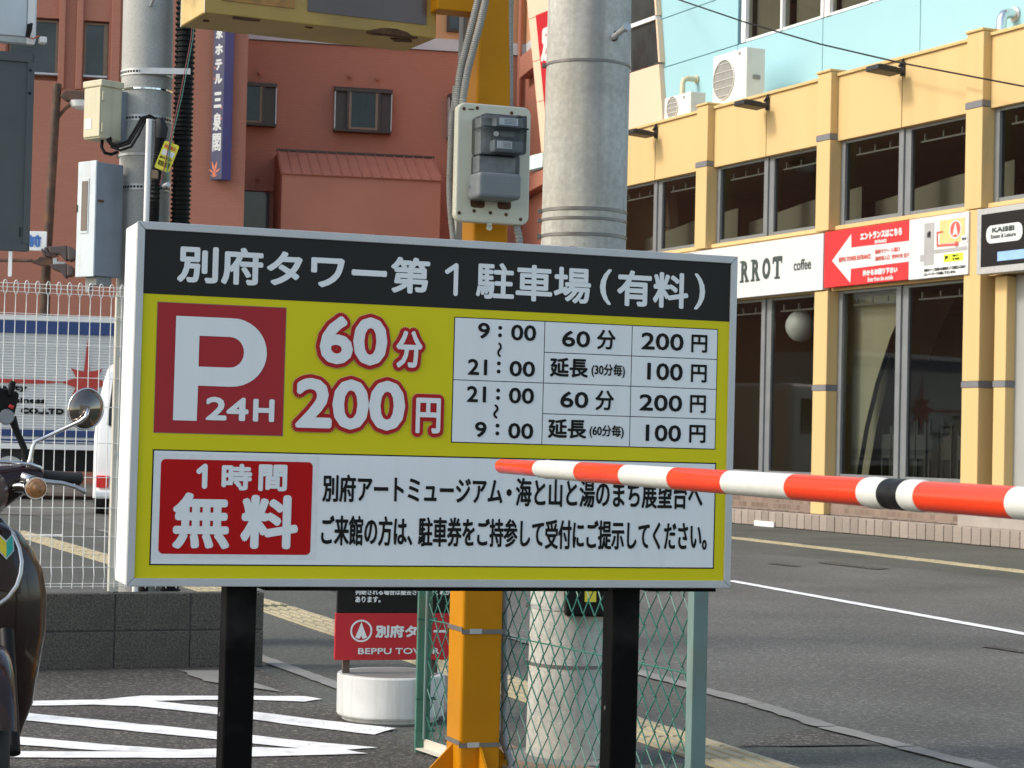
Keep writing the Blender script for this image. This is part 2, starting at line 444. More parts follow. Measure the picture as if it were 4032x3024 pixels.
# ------------------------------------------------------------------ ground, road, pavements
SD, SN = Vector((.420519, -.907284, 0)), Vector((.907284, .420519, 0))   # along the shop street (towards us), across it
RZ = math.atan2(SD.y, SD.x)
def W(s, n, h=0): return SD * s + SN * n + Vector((0, 0, h))

def sheet(name, pts, z, m, kind='structure', wob=0):
    P = []
    for i, (x, y) in enumerate(pts):
        P.append((x, y))
        if wob:
            x2, y2 = pts[(i + 1) % len(pts)]; k = max(2, int(math.hypot(x2 - x, y2 - y) / .09))
            for j in range(1, k): P.append((x + (x2 - x) * j / k + random.uniform(-wob, wob), y + (y2 - y) * j / k + random.uniform(-wob, wob)))
    v, f = fill2d([P])
    me = bpy.data.meshes.new(name); me.from_pydata([(x, y, z) for x, y in v], [], f); me.materials.append(m)
    return tag(link(name, me), kind=kind)

g = B(); g.add([(-600, -600, 0), (600, -600, 0), (600, 600, 0), (-600, 600, 0)], [(0, 1, 2, 3)])
tag(g.ob("ground", K['walk']), kind='structure')
road_near = [(-13.5, 45.0), (-5.1, 26), (-1.0, 15.9), (1.06, 10.45), (1.22, 10.08), (1.40, 9.36), (1.9, 8.25), (5.4, -.3)]
road_far = [(13.3, 3.0), (5.0, 20.1), (2.65, 24.5), (-1.6, 33.5), (-3.0, 45.0)]
sheet("road", road_near + road_far, .004, K['road'])
sheet("cross_road", [(-60, 22.5), (-20, 31), (-6.6, 29.9), (-3.9, 36.5), (40, 46), (40, 49), (-60, 30)], .008, K['road'])
sheet("parking_lot", [(-14, 11.0), (-1.36, 11.25), (-1.0, 10.15), (-.33, 8.42), (.62, 6.45), (2.6, 2.0), (3.2, -4), (-14, -4)], .005, K['lot'])
# concrete gutter edge of the pavement
def strip(a, b, w, z, m, name, wob=.006, kind='structure'):
    a, b = Vector((*a, 0)), Vector((*b, 0)); d = (b - a).normalized(); q = Vector((d.y, -d.x, 0)) * w / 2
    return sheet(name, [(p.x, p.y) for p in (a - q, b - q, b + q, a + q)], z, m, kind, wob)
for i, (a, b) in enumerate((((-5.1, 26), (-1.04, 16.0)), ((-1.03, 15.97), (.985, 10.62)), ((.99, 10.60), (1.20, 10.06)), ((1.21, 10.04), (1.43, 9.30)), ((1.435, 9.28), (1.67, 8.72)), ((1.675, 8.70), (2.1, 7.7)))):
    strip(a, b, .11, .009, K['gutter'], "gutter", .010)
strip((-2.5, 14.2), (-.75, 10.2), .10, .009, K['gutter'], "kerb_edge", .004)
strip((2.02, 19.05), (3.55, 14.1), .115, .010, K['paint'], "road_line", .004)
strip((3.55, 14.1), (7.5, 1.4), .115, .010, K['paint'], "road_line", .004)
strip((-6.2, 24.1), (-5.2, 24.3), .3, .015, K['oldpaint'], "road_line", .004)
sheet("earth_patch", [(-.22, 8.35), (.02, 8.55), (.12, 8.25), (.34, 7.95), (.75, 7.9), (.85, 7.3), (.62, 6.9), (.2, 7.6)], .012, K['orangepatch'], wob=.03)
sheet("concrete_patch", [(-1.69, 10.85), (-1.5, 10.90), (-1.30, 10.45), (-1.06, 10.04), (-1.5, 10.42)], .012, K['gutter'], wob=.015)
for pts in ([(3.3, 22.3), (3.75, 21.3), (3.95, 21.5), (3.5, 22.6)], [(3.0, 13.2), (3.3, 12.6), (3.36, 12.65), (3.08, 13.3)], [(2.72, 21.9), (2.95, 21.5), (3.05, 21.55), (2.8, 22.0)]):
    sheet("manhole_patch", pts, .011, K['lot'], wob=.01)

# zebra hatching of the parking lot, thick thermoplastic paint
HATCH = [
    [(-2.30, 9.47), (-1.86, 9.62), (-1.70, 9.80), (-1.35, 9.855), (-.95, 9.925), (-.86, 9.83), (-.93, 9.72), (-1.18, 9.74), (-1.42, 9.70), (-1.62, 9.62), (-1.28, 9.43), (-.86, 9.15), (-.46, 8.905), (-.54, 8.70), (-.86, 8.905), (-1.27, 9.21), (-1.66, 9.43), (-1.86, 9.44), (-2.30, 9.30)],
    [(-2.5, 9.34), (-2.05, 9.10), (-1.2, 8.69), (-.81, 8.475), (-.50, 8.34), (-.62, 8.265), (-.53, 8.18), (-.78, 8.095), (-1.21, 7.965), (-1.84, 7.885), (-2.5, 7.87), (-2.5, 8.0), (-1.87, 8.035), (-1.30, 8.11), (-1.56, 8.10), (-1.9, 8.20), (-2.5, 8.40), (-2.5, 8.60), (-1.93, 8.405), (-1.5, 8.235), (-1.25, 8.165), (-.98, 8.28), (-.80, 8.27), (-1.17, 8.47), (-2.02, 8.88), (-2.5, 9.12)],
]
for h in HATCH: sheet("hatch_marking", h, .010, K['paint'], wob=.006)

# tactile paving: ribbed yellow tiles along both pavements
def tactile_tile():
    b = B(); b.box(-.1492, -.1485, 0, .1492, .1485, .012)
    for k in range(4): b.box(-.135, -.115 + k * .0675, .012, .135, -.088 + k * .0675, .019)
    return b.mesh("tactile_tile", K['tactile'])
tm = tactile_tile()
def tactile(a, b, w=1):
    a, b = Vector((*a, .0)), Vector((*b, .0)); d = b - a; n = int(d.length / .3); rz = math.atan2(d.y, d.x)
    r = thing("tactile_paving", None, None, a); r['kind'] = 'structure'
    for k in range(n):
        o = link("tile", tm, r, d.normalized() * .3 * (k + .5) + Vector((0, 0, random.uniform(-.002, .002))), (0, 0, rz + random.uniform(-.01, .01))).scale.y = w
tactile((1.02, 7.95), (-1.72, 15.1)); tactile((-1.72, 15.1), (-6.0, 25.2))
tactile((5.9, 19.9), (2.97, 27.9), .6); tactile((2.97, 27.9), (1.6, 31.0), .6)

# ------------------------------------------------------------------ yellow shop building
S0, N0 = -33.71, 17.25
def FT(): return Matrix.Translation((-S0, -N0, 0))
shop = thing("shop_building", "long two storey yellow building with blue upper floor across the street", "building", W(S0, N0), RZ)
def fb(name, m, boxes, parent=shop, bev=0, off=None, smooth=False):
    b = B()
    for q in boxes: b.box(*q, T=FT())
    return b.ob(name, m, parent, bev=bev)
PS = [-30.08 + 3.63 * (i - 1) for i in range(0, 7)]
S1 = PS[-1] + .36
# shell: slabs, end walls, back wall
fb("floor_slab", K['dark'], [(S0 + .02, 17.62, 3.62, S1 - .02, 23, 4.38), (S0 + .02, 17.4, .0, S1 - .02, 23, .26)])
fb("roof_slab", K['yellow'], [(S0 + .02, 17.56, 5.86, S1 - .02, 23, 6.80)])
fb("wall", K['yellow'], [(S0 + .01, 17.40, .2, S0 + .2, 23, 5.855), (S1 - .2, 17.40, .2, S1 - .01, 23, 5.855)])
fb("back_wall", K['dark'], [(S0 + .25, 22.4, .27, S1 - .25, 22.8, 3.6), (S0 + .25, 22.4, 4.39, S1 - .25, 22.8, 5.85)])
fb("sign_beam", K['yellow'], [(S0 + .36, 17.36, 3.57, S1 - .36, 17.60, 4.52)])
for i, s in enumerate(PS):
    b = B(); b.box(s, 17.22, 5.915, s + .36, 17.58, 6.845, T=FT()); b.box(s - .012, 17.195, 6.846, s + .372, 17.60, 6.885, T=FT()); b.box(s, 17.22, 4.47, s + .36, 17.58, 5.828, T=FT())
    p = b.ob("pilaster", K['yellow'], shop, bev=.012)
    fb("band", K['stripgrey'], [(s - .006, 17.212, 5.829, s + .366, 17.59, 5.914)], p)
    if i != 3:
        p = fb("lower_pilaster", K['yellow'], [(s, 17.23, .24, s + .36, 17.58, 2.082), (s, 17.23, 2.166, s + .36, 17.58, 3.568)], bev=.012)
    else:
        p = fb("lower_pilaster", K['yellow'], [(s, 17.23, .24, s + .36, 17.58, 2.082), (s, 17.23, 2.166, s + .36, 17.58, 4.46), (s + .585, 17.30, .24, s + .83, 17.58, 2.082), (s + .585, 17.30, 2.166, s + .83, 17.58, 3.54)], bev=.012)
        fb("band", K['stripgrey'], [(s + .58, 17.293, 2.083, s + .835, 17.59, 2.165)], p)
    fb("band", K['stripgrey'], [(s - .006, 17.222, 2.083, s + .366, 17.59, 2.165)], p)
    if i < 6:
        a, c, e = s + .36, s + .36 + 1.62, PS[i + 1]
        for q0, q1 in ((a, c - .009), (c + .009, e)):
            fb("fascia_panel", K['yellow'], [(q0, 17.35, 5.81, q1, 17.555, 6.775)], bev=.006)
        fb("coping", K['yellow'], [(a + .002, 17.315, 6.777, e - .002, 17.62, 6.825)], bev=.008)
        fb("joint", K['joint'], [(c - .008, 17.375, 5.82, c + .008, 17.54, 6.774)])
        fb("window_sill", K['yellow'], [(a, 17.33, 4.475, e, 17.60, 4.537)], bev=.006)
        if i == 3: continue_ground = False
        for lo, hi in ((4.54, 5.808), (.78, 3.566)):
            if lo < 1 and i == 3: continue
            w = fb("window", K['framegrey'], [(a + .01, 17.42, lo, a + .11, 17.52, hi), (c - .15, 17.42, lo, c - .04, 17.52, hi), (c - .035, 17.45, lo, c + .10, 17.53, hi), (e - .06, 17.45, lo, e - .01, 17.53, hi),
                                              (a + .11, 17.43, lo, c - .15, 17.51, lo + .07), (c + .10, 17.455, lo, e - .06, 17.53, lo + .07), (a + .11, 17.43, hi - .04, c - .15, 17.51, hi), (c + .10, 17.455, hi - .04, e - .06, 17.53, hi)], bev=.004)
            for q0, q1, nn in ((a + .112, c - .152, 17.465), (c + .102, e - .062, 17.485)):
                g = B(); g.add([FT() @ Vector(p) for p in ((q0, nn, lo + .072), (q1, nn, lo + .072), (q1, nn, hi - .042), (q0, nn, hi - .042))], [(0, 1, 2, 3)])
                g.ob("pane", K['glass'], w, keep=True)
                br = [(q0 + .02, 17.60, hi - .215, q1 - .02, 17.63, hi - .19)]
                for k in range(4): br.append((q0 + .1 + k * (q1 - q0 - .2) / 3, 17.60, hi - .188, q0 + .13 + k * (q1 - q0 - .2) / 3, 17.62, hi - .1))
                fb("blind_rail", K['conduit'], br, w)
fb("plinth", K['tilewall'], [(S0 + .36, 17.34, .24, PS[3], 17.6, .775)])
add_bricks(K['tilewall'], (.27, .19, .145), (.165, .112, .085), (.23, .19, .16), 1.0, .13, .09, .008)
fb("plinth_step", K['steptop'], [(PS[3] + .002, 17.20, .24, S1, 17.60, .46)])
fb("shutter", K['shutter'], [(PS[3] + .83, 17.45, .46, PS[4], 17.55, 3.56)])
# upper floor, set back behind the flat roof edge
fb("upper_core", K['joint'], [(-34.6, 18.70, 6.82, S1, 23, 8.19), (-34.6, 18.70, 8.19, -31.13, 23, 13.2), (-31.1, 18.70, 10.42, S1, 23, 13.2), (-31.1, 22.6, 8.21, S1, 23, 10.41)])
bounds = [-34.4, -31.12, -28.45, -25.80, -23.15, -20.5, -17.85, -15.2, -12.6]
for k in range(len(bounds) - 1):
    a, e = bounds[k] + .008, bounds[k + 1] - .008
    for lo, hi in (((6.83, 8.195), (8.21, 9.12), (9.135, 10.9), (10.915, 13.2)) if k == 0 else ((6.83, 8.195), (10.43, 13.2))):
        fb("cladding_panel", K['blue'], [(a, 18.60, lo, e, 18.69, hi)], bev=.004)
s = -30.98
k = 0
while s < -13.5:
    w = fb("upper_window", K['white'], [(s, 18.58, 8.205, s + .14, 18.72, 10.42), (s + 1.25, 18.585, 8.205, s + 1.31, 18.72, 10.42), (s + .14, 18.60, 8.205, s + 1.25, 18.70, 8.25), (s + 1.31, 18.60, 8.205, s + 2.48, 18.70, 8.25), (s + 2.48, 18.58, 8.205, s + 2.56, 18.72, 10.42)], bev=.004)
    for q0, q1 in ((s + .142, s + 1.248), (s + 1.312, s + 2.478)):
        g = B(); g.add([FT() @ Vector(p) for p in ((q0, 18.65, 8.252), (q1, 18.65, 8.252), (q1, 18.65, 10.40), (q0, 18.65, 10.40))], [(0, 1, 2, 3)])
        g.ob("pane", K['glass'], w, keep=True)
    fb("curtain", K['insideolive'], [(s + .16, 18.80, 8.22, s + 1.2, 18.83, 10.3), (s + 1.36, 18.84, 8.22, s + 2.4, 18.87, 9.5 + .3 * (k % 2))], w)
    s += 2.60; k += 1
# inside seen through the glass: pale arch wall, added partitions, chair shapes imitating reflections
def arch():
    outer = [(x - .75, z) for x, z in [(-26.05, .3), (-25.9, 1.0), (-25.75, 1.55), (-25.5, 2.2), (-25.15, 2.85), (-24.75, 3.4), (-24.6, 3.55)]]
    b = B(); n = len(outer); b.add([FT() @ Vector(p) for p in [(-26.4, 17.72, .3)] + [(x + .72, 17.72, z) for x, z in outer] + [(-26.4, 17.72, 3.55)]], [tuple(range(n + 2))]); b.ob("interior_panel", K['insidebeige'], shop)
    b = B()
    for (x0, z0), (x1, z1) in zip(outer, outer[1:]):
        b.add([FT() @ Vector(p) for p in ((x0, 18.3, z0), (x1, 18.3, z1), (x1 + .18, 18.3, z1 - .02), (x0 + .18, 18.3, z0 - .02), (x0, 18.9, z0), (x1, 18.9, z1), (x1 + .18, 18.9, z1 - .02), (x0 + .18, 18.9, z0 - .02))],
              [(0, 1, 2, 3), (4, 7, 6, 5), (0, 4, 5, 1), (3, 2, 6, 7)])
    b.ob("interior_arch", K['insidebeige'], shop)
arch()
for k in range(5):
    a, e = PS[k] + .36, PS[k + 1]
    b = B(); b.prism([(a - S0, 4.39), (e - S0, 4.39), (e - S0, 5.22), (a + 1.7 - S0, 5.12), (a + .4 - S0, 4.98), (a - S0, 4.95)], -.85, -.80, T=Matrix.Rotation(math.radians(90), 4, 'X')); b.ob("added_partition", K['insideolive'], shop)  # partition added to lighten the lower half of the upper panes
fb("interior_wall", K['insidebeige'], [(-22.9, 20.6, .27, -21, 20.8, 3.5)])
for k in range(9):
    x = -25.75 + k * .3 + random.uniform(-.05, .05)
    b = B()
    for dx in (0, .2): b.box(x + dx, 18.0, .27, x + dx + .03, 18.03, 1.6 + random.uniform(-.1, .1), T=FT())
    b.box(x + .03, 18.0, 1.1, x + .2, 18.03, 1.45, T=FT()); b.box(x, 17.98, .72, x + .23, 18.35, .76, T=FT())
    b.ob("reflection_shape", K['dark'], shop)  # added chair shapes in place of dark reflections in the panes
gl = thing("globe_lamp", "large white globe lamp hanging behind the glass below the coffee sign", "lamp", W(-27.66, 17.78, 2.88), RZ)
b = B(); b.lathe([(.02, 0), (.12, .025), (.2, .09), (.255, .19), (.27, .275), (.255, .36), (.2, .46), (.12, .525), (.03, .55)], 28); b.ob("globe", K['globe'], gl, smooth=True)
b = B(); b.cyl((0, 0, .551), (0, 0, .78), .012); b.ob("rod", K['lampblack'], gl)

# terrace step of the shop: soldier course of bricks along its edge
st = thing("pavement_step", "low raised step edged with upright brown bricks along the yellow building", "step", W(S0, 17.04), RZ)
def sb(name, m, boxes, bev=0, parent=st):
    b = B()
    for q in boxes: b.box(*q, T=Matrix.Translation((-S0, -17.04, 0)))
    return b.ob(name, m, parent, bev=bev)
sb("core", K['mortar'], [(S0, 17.06, 0, S1, 17.42, .225)])
sb("paving", K['steptop'], [(S0, 17.17, .226, S1, 17.228, .238)])
bm_ = B(); bm_.box(0, 0, 0, .188, .12, .222); brick_me = bm_.mesh("brick", K['stepbrick'])
x = S0
while x < S1 - .2:
    link("brick", brick_me, st, (x - S0, random.uniform(0, .006), .012 + random.uniform(-.003, .003)), bev=.006, seg=1); x += .2
sb("drain_marker", K['white'], [(-27.68, 17.012, .004, -27.12, 17.035, .085)], parent=st)

# signboards on the building
gl.scale = (.9, .9, .9)
def fsign(name, label, cat, s0, h0, s1, h1, n, th, m, bev=.005):
    t = thing(name, label, cat, W(s0, n, h0), RZ)
    b = B(); b.box(0, 0, 0, s1 - s0, th, h1 - h0); b.ob("board", m, t, bev=bev)
    return t, (lambda q: [(a - s0, z - h0) for a, z in q]), (lambda its: [(i[0], i[1] - s0, i[2] - h0, i[3] - s0, i[4] - h0, i[5]) for i in its])
t, R, I = fsign("coffee_sign", "long white shop signboard with black serif letters and the word coffee", "sign", -33.3, 3.585, -26.185, 4.43, 17.20, .12, K['whitesign'])
lettering(t, K['lettergreen'], -.004, I([("R", -28.52, 3.83, -28.30, 4.17, .018), ("R", -28.19, 3.83, -27.97, 4.17, .018), ("O", -27.89, 3.835, -27.65, 4.175, .020), ("T", -27.575, 3.83, -27.325, 4.175, .020), ("coffee", -26.985, 3.915, -26.50, 4.085, .005)]))
for q in ((-28.56, -28.44), (-28.40, -28.28), (-28.23, -28.11), (-28.07, -27.95), (-27.53, -27.37)):   # slab serifs
    flat("serif", [R(rect(q[0], 3.825, q[1], 3.86))], K['lettergreen'], t, -.0045)
for q in ((-28.56, -28.46), (-28.23, -28.13)): flat("serif", [R(rect(q[0], 4.14, q[1], 4.172))], K['lettergreen'], t, -.0045)
for q in (-27.59, -27.345): flat("serif", [R(rect(q, 4.06, q + .035, 4.17))], K['lettergreen'], t, -.0045)

t, R, I = fsign("entrance_sign", "red signboard with a big white arrow pointing left", "sign", -26.15, 3.61, -24.045, 4.44, 17.20, .12, K['arrowred'])
flat("arrow", [R([(-25.94, 4.0), (-25.45, 4.36), (-25.44, 4.16), (-23.955, 4.15), (-23.955, 3.86), (-25.44, 3.85), (-25.45, 3.645)])], K['whitesign'], t, -.004)
lettering(t, K['whitesign'], -.005, I([("エントランスはこちら", -25.22, 4.245, -24.19, 4.355, .009), ("ENTRANCE", -24.85, 4.172, -24.56, 4.222, .004), ("外からお廻り下さい", -25.14, 3.72, -24.285, 3.812, .008), ("Enter from the outside", -25.01, 3.632, -24.385, 3.70, .003)]))
lettering(t, K['letterred'], -.008, I([("BEPPU TOWER ENTRANCE", -25.755, 3.965, -24.94, 4.035, .004), ("別府タワー 入場口", -24.84, 4.02, -24.24, 4.085, .003), ("別府塔入口  벳부타워 입구", -24.83, 3.92, -24.01, 3.988, .003)]), n=5)

t, R, I = fsign("map_sign", "white map board with grey streets, red route and tan block", "sign", -24.03, 3.60, -22.69, 4.445, 17.20, .12, K['whitesign'])
flat("street", [R([(-23.67, 4.36), (-23.45, 4.36), (-23.45, 3.98), (-22.59 - .12, 3.98), (-22.59 - .12, 3.93), (-23.45, 3.93), (-23.45, 3.78), (-23.67, 3.78), (-23.67, 3.84), (-23.76, 3.84), (-23.76, 3.93), (-23.67, 3.93)])], K['mapgrey'], t, -.004)
flat("block", [R(rect(-23.32, 4.05, -22.77, 4.37))], K['maporange'], t, -.004)
flat("logo_ring", [R(ell(-22.97, 4.225, .135, .13)), R(ell(-22.97, 4.225, .112, .108))], K['whitesign'], t, -.0055)
flat("logo_disc", [R(ell(-22.97, 4.225, .111, .107))], K['letterred'], t, -.006)
flat("logo_tower", [R([(-22.97, 4.325), (-22.91, 4.14), (-22.95, 4.15), (-22.97, 4.17), (-22.99, 4.15), (-23.03, 4.14)])], K['whitesign'], t, -.0075)
flat("route", [R([(-23.39, 4.225), (-23.24, 4.225), (-23.24, 4.20), (-23.365, 4.20), (-23.355, 4.045), (-22.94, 4.035), (-22.94, 4.005), (-23.38, 4.018)])], K['letterred'], t, -.006)
flat("route_end", [R(ell(-22.94, 4.025, .045, .035))], K['letterred'], t, -.0075)
flat("label_box", [R(rect(-22.84, 4.03, -22.705, 4.13))], K['whitesign'], t, -.0055)
flat("parking_box", [R(rect(-23.22, 3.795, -22.795, 3.90))], K['mapgreen'], t, -.004)
lettering(t, K['letterblack'], -.006, I([("10号線", -23.60, 4.15, -23.52, 4.25, .003), ("別府タワー", -23.02, 3.855, -22.87, 3.885, .002), ("第一駐車場", -23.02, 3.81, -22.87, 3.84, .002), ("現在地", -22.82, 4.06, -22.73, 4.10, .002), ("P", -23.19, 3.82, -23.12, 3.88, .008),
    ("別府タワーご利用のお客様は１Ｆ正面出入口右の", -23.66, 3.688, -22.74, 3.732, .002), ("エレベーターでお越し下さいませ。", -23.66, 3.633, -22.95, 3.674, .002)]), n=4)

t, R, I = fsign("estate_sign", "black framed signboard with white lettered capsule and blue bar", "sign", -22.31, 3.56, -18.9, 4.42, 17.05, .18, K['galv'])
flat("face", [R(rect(-22.22, 3.65, -18.99, 4.345))], K['signblack'], t, -.002)
flat("capsule", [R(rrect(-22.11, 3.95, -21.37, 4.185, .1))], K['whitesign'], t, -.004)
flat("blue_bar", [R(rect(-21.87, 3.71, -19.5, 3.83))], K['kblue'], t, -.004)
lettering(t, K['lettergreen'], -.0055, I([("KAISEI", -21.99, 4.085, -21.53, 4.155, .008), ("Estate & Leisure", -22.01, 4.01, -21.50, 4.065, .003)]))

# floodlights on the parapet
def floodlight(s, lab):
    t = thing("floodlight", lab, "floodlight", W(s, 17.33, 6.64), RZ, "black floodlights on the yellow parapet")
    b = B(); b.box(-.15, -.52, -.11, .15, -.10, -.03); b.box(-.11, -.46, -.034, .11, -.16, -.012)
    b.ob("head", K['lampblack'], t, rot=(math.radians(-4), 0, 0), bev=.012)
    b = B(); b.box(-.12, -.47, -.106, .12, -.15, -.101); b.ob("lens", K['metergrey'], t, rot=(math.radians(-4), 0, 0))
    b = B(); b.box(-.02, -.13, -.06, .02, .05, -.02); b.box(-.045, -.012, -.10, .045, .012, .10); b.cyl((0, -.06, .03), (.0, .03, .12), .02, n=8); b.ob("bracket", K['lampblack'], t)
    b = B(); b.tube([(0, -.05, .05), (.05, -.02, .14), (.02, .06, .17), (-.02, .16, .12)], .008); b.ob("cable", K['blackplastic'], t)
    return t
floodlight(-31.69, "black floodlight on the yellow parapet nearest the concrete pole")
floodlight(-28.05, "black floodlight on the yellow parapet just below the big air conditioner")
floodlight(-24.44, "black floodlight on the yellow parapet where the cable crosses it")

# air conditioner units on the roof edge
def ac(s, n, w, h, d, lab, cx, r):
    t = thing("air_conditioner", lab, "air conditioner", W(s, n, 6.825), RZ, "air conditioners on the roof edge")
    b = B(); b.box(0, 0, .05, w, d, h); b.ob("casing", K['acwhite'], t, bev=.015)
    cz = .05 + (h - .05) / 2
    b = B(); b.cyl((cx, -.004, cz), (cx, .02, cz), r, n=32); b.ob("fan_opening", K['acdark'], t)
    b = B()
    for k in range(5): zz = (k + .5) * 2 * r / 5 - r; hw = math.sqrt(max(r * r - zz * zz, 0)); b.box(cx - hw, -.014, cz + zz - .004, cx + hw, -.008, cz + zz + .004)
    b.tube([(cx + r * math.cos(a / 12 * math.pi), -.012, cz + r * math.sin(a / 12 * math.pi)) for a in range(24)], .008, closed=True)
    b.ob("fan_guard", K['acwhite'], t)
    for x in (.08, w - .16):
        b = B(); b.box(x, -.02, 0, x + .08, d + .02, .05); b.ob("foot", K['galv'], t)
    b = B(); b.box(w - .25, -.005, h - .10, w - .19, .0, h - .05); b.ob("badge", K['metergrey'], t)
    b = B(); b.box(w, d * .35, h * .45, w + .03, d * .7, h * .52); b.ob("handle", K['acdark'], t)
    return t
ac(-30.27, 17.62, 1.08, .93, .36, "tall white air conditioner outdoor unit on the yellow parapet", .37, .335)
ac(-31.93, 17.62, .92, .46, .30, "low white air conditioner unit beside the peach wall", .30, .20)
el = thing("vent_elbow", "shiny steel vent elbow sticking out of the blue wall", "vent pipe", W(-23.55, 18.6, 7.40), RZ)
b = B(); b.tube([(0, 0, 0), (0, -.12, .0), (0, -.2, -.03), (0, -.24, -.1), (0, -.25, -.26)], .075, 14); b.ob("elbow", K['chrome'], el, smooth=SM)
b = B(); b.cyl((0, -.004, 0), (0, -.03, 0), .11, n=20); b.ob("flange", K['galv'], el)
b = B(); b.cyl((0, -.25, -.262), (0, -.25, -.34), .06, n=14); b.ob("spout", K['galv'], el)
el = thing("drain_elbow", "cream pipe elbow on the blue wall above the low air conditioner", "vent pipe", W(-32.50, 18.6, 7.80), RZ)
b = B(); b.tube([(0, 0, 0), (0, -.2, 0), (0, -.27, -.03), (0, -.30, -.1), (0, -.30, -.5)], .05, 12); b.ob("pipe", K['cream'], el, smooth=SM)
b = B(); b.cyl((0, -.004, 0), (0, -.03, 0), .075, n=16); b.ob("flange", K['cream'], el)
cb = B(); P = [(-33.2, 9.78), (-31.8, 9.22), (-30.32, 8.66), (-28.2, 7.92), (-26.04, 7.22), (-23.95, 6.61), (-21.33, 5.91), (-19.0, 5.33)]
cb.tube([W(s, 16.98 if s > -33 else 18.0, h) for s, h in P] + [W(-18.93, 17.2, 5.31)], .013, 6)
tag(cb.ob("overhead_cable", K['blackplastic']), "black twisted cable slung in front of the blue wall", "cable")

# leaning peach tower leg at the far end, with its red sign
tw = thing("tower_leg", "leaning peach coloured tower leg with dark windows behind the concrete pole", "tower", W(-37, 18.1), RZ)
def sl(h): return -38.73 - .264 * (h - 7.2)
def sr(h): return -33.66 - .175 * (h - 7.65)
TT = Matrix.Translation((37, -18.1, 0))
def slab(name, m, a, h0, h1, n0, n1, parent=tw):
    (x00, x01), (x10, x11) = a
    b = B(); b.add([TT @ Vector(p) for p in ((x00, n0, h0), (x01, n0, h0), (x11, n0, h1), (x10, n0, h1), (x00, n1, h0), (x01, n1, h0), (x11, n1, h1), (x10, n1, h1))], [(0, 1, 2, 3), (5, 4, 7, 6), (4, 0, 3, 7), (1, 5, 6, 2), (3, 2, 6, 7), (4, 5, 1, 0)])
    return b.ob(name, m, parent)
hs = [0, 3.4, 5.2, 7.2, 8.28]
for lo, hi in zip(hs, hs[1:]): slab("cladding_panel", K['peach'], ((sl(lo), sr(lo)), (sl(hi), sr(hi))), lo, hi - .015, 18.5, 18.69)
lw = lambda h: -35.05 - .05 * (h - 8.3)
for lo, hi in ((8.28, 9.16), (9.16, 10.1), (10.1, 12.5)): slab("cladding_panel", K['peach'], ((sl(lo), lw(lo)), (sl(hi), lw(hi))), lo, hi - .015, 18.5, 18.69)
for lo, hi in ((8.30, 9.12), (9.20, 10.8), (10.9, 12.5)):
    w = slab("window", K['white'], ((lw(lo) + .001, lw(lo) + .13), (lw(hi) + .001, lw(hi) + .13)), lo, hi, 18.49, 18.65)
    slab("pane", K['hotelpane'], ((lw(lo) + .131, sr(lo)), (lw(hi) + .131, sr(hi))), lo, hi, 18.53, 18.56, w)
    slab("frame", K['white'], ((lw(hi), sr(hi) + .01), (lw(hi + .075), sr(hi + .075) + .01)), hi + .001, hi + .075, 18.48, 18.65, w)
    slab("edge_strip", K['peach'], ((sr(lo) + .001, sr(lo) + .06), (sr(hi) + .001, sr(hi) + .06)), lo, hi, 18.49, 18.65, w)
rs = thing("vertical_sign", "slanted red sign with white characters on the peach tower leg", "sign", W(-37, 18.43), RZ)
lo, hi = 5.0, 10.07
TT = Matrix.Translation((37, -18.43, 0))
rl = lambda h: -38.95 - .264 * (h - 10.07)
slab("board", K['boardred'], ((rl(lo), rl(lo) + 1.25), (rl(hi), rl(hi) + 1.25)), lo, hi, 18.40, 18.47, rs)
ch = []
for k, c in enumerate("別府タワー"):
    h = 9.75 - k * .98; x = rl(h - .35)
    ch.append((c, x + .12 + 37, h - .72, x + .85 + 37, h, .05))
lettering(rs, K['whitesign'], -.034, ch)
mt = thing("mint_sign", "small pale mint box sign projecting beside the concrete pole", "sign", W(-38.15, 17.95, 6.72), RZ)
b = B(); b.box(0, 0, 0, .31, .12, .29); b.ob("face", K['mint'], mt, bev=.008)
b = B(); b.box(.32, 0, 0, .62, .12, .29); b.ob("face", K['mint'], mt, bev=.008)
b = B(); b.box(.02, .02, -.03, .60, .10, -.002); b.box(.25, .12, .1, .33, .548, .16); b.ob("frame", K['joint'], mt)

# worn pavement between the ribbed tiles and the gutter
sheet("asphalt_patch", [(.97, 8.64), (1.12, 8.95), (1.33, 9.22), (1.60, 8.82), (1.30, 8.70)], .0045, K['lot'], wob=.02)
for a_, b__ in (((.88, 8.60), (1.62, 8.79)), ((1.1, 8.3), (1.95, 8.02)), ((-.9, 12.4), (-.2, 12.9))):
    strip(a_, b__, .009, .0062, K['mortar'], "pavement_crack", .006)
gr = B()
for k in range(420):
    x = random.gauss(-.38, .35); y = 8.32 - (x + .33) * 1.9 + random.gauss(-.12, .16) if random.random() < .6 else random.uniform(7.8, 9.6); r = random.uniform(.003, .010)
    pts = [Vector((random.uniform(-1, 1) * r, random.uniform(-1, 1) * r, 0)) for _ in range(3)]
    c = Vector((x, y, .005)); gr.add([c + Vector((r, 0, 0)), c + Vector((-r * .6, r * .8, 0)), c + Vector((-r * .6, -r * .9, 0)), c + Vector((0, 0, r * .9))], [(0, 1, 3), (1, 2, 3), (2, 0, 3), (0, 2, 1)])
tag(gr.ob("gravel", K['gutter']), kind='stuff')

# ------------------------------------------------------------------ red hotel across the main road
HY = .2
HO = Vector((-6.78, 51.85, 0))
hotel = thing("hotel_building", "big brick red hotel with grey band and bay windows behind the parking sign", "building", HO, HY)
def hb(name, m, boxes, parent=hotel, bev=0):
    b = B()
    for q in boxes: b.box(*q)
    return b.ob(name, m, parent, bev=bev)
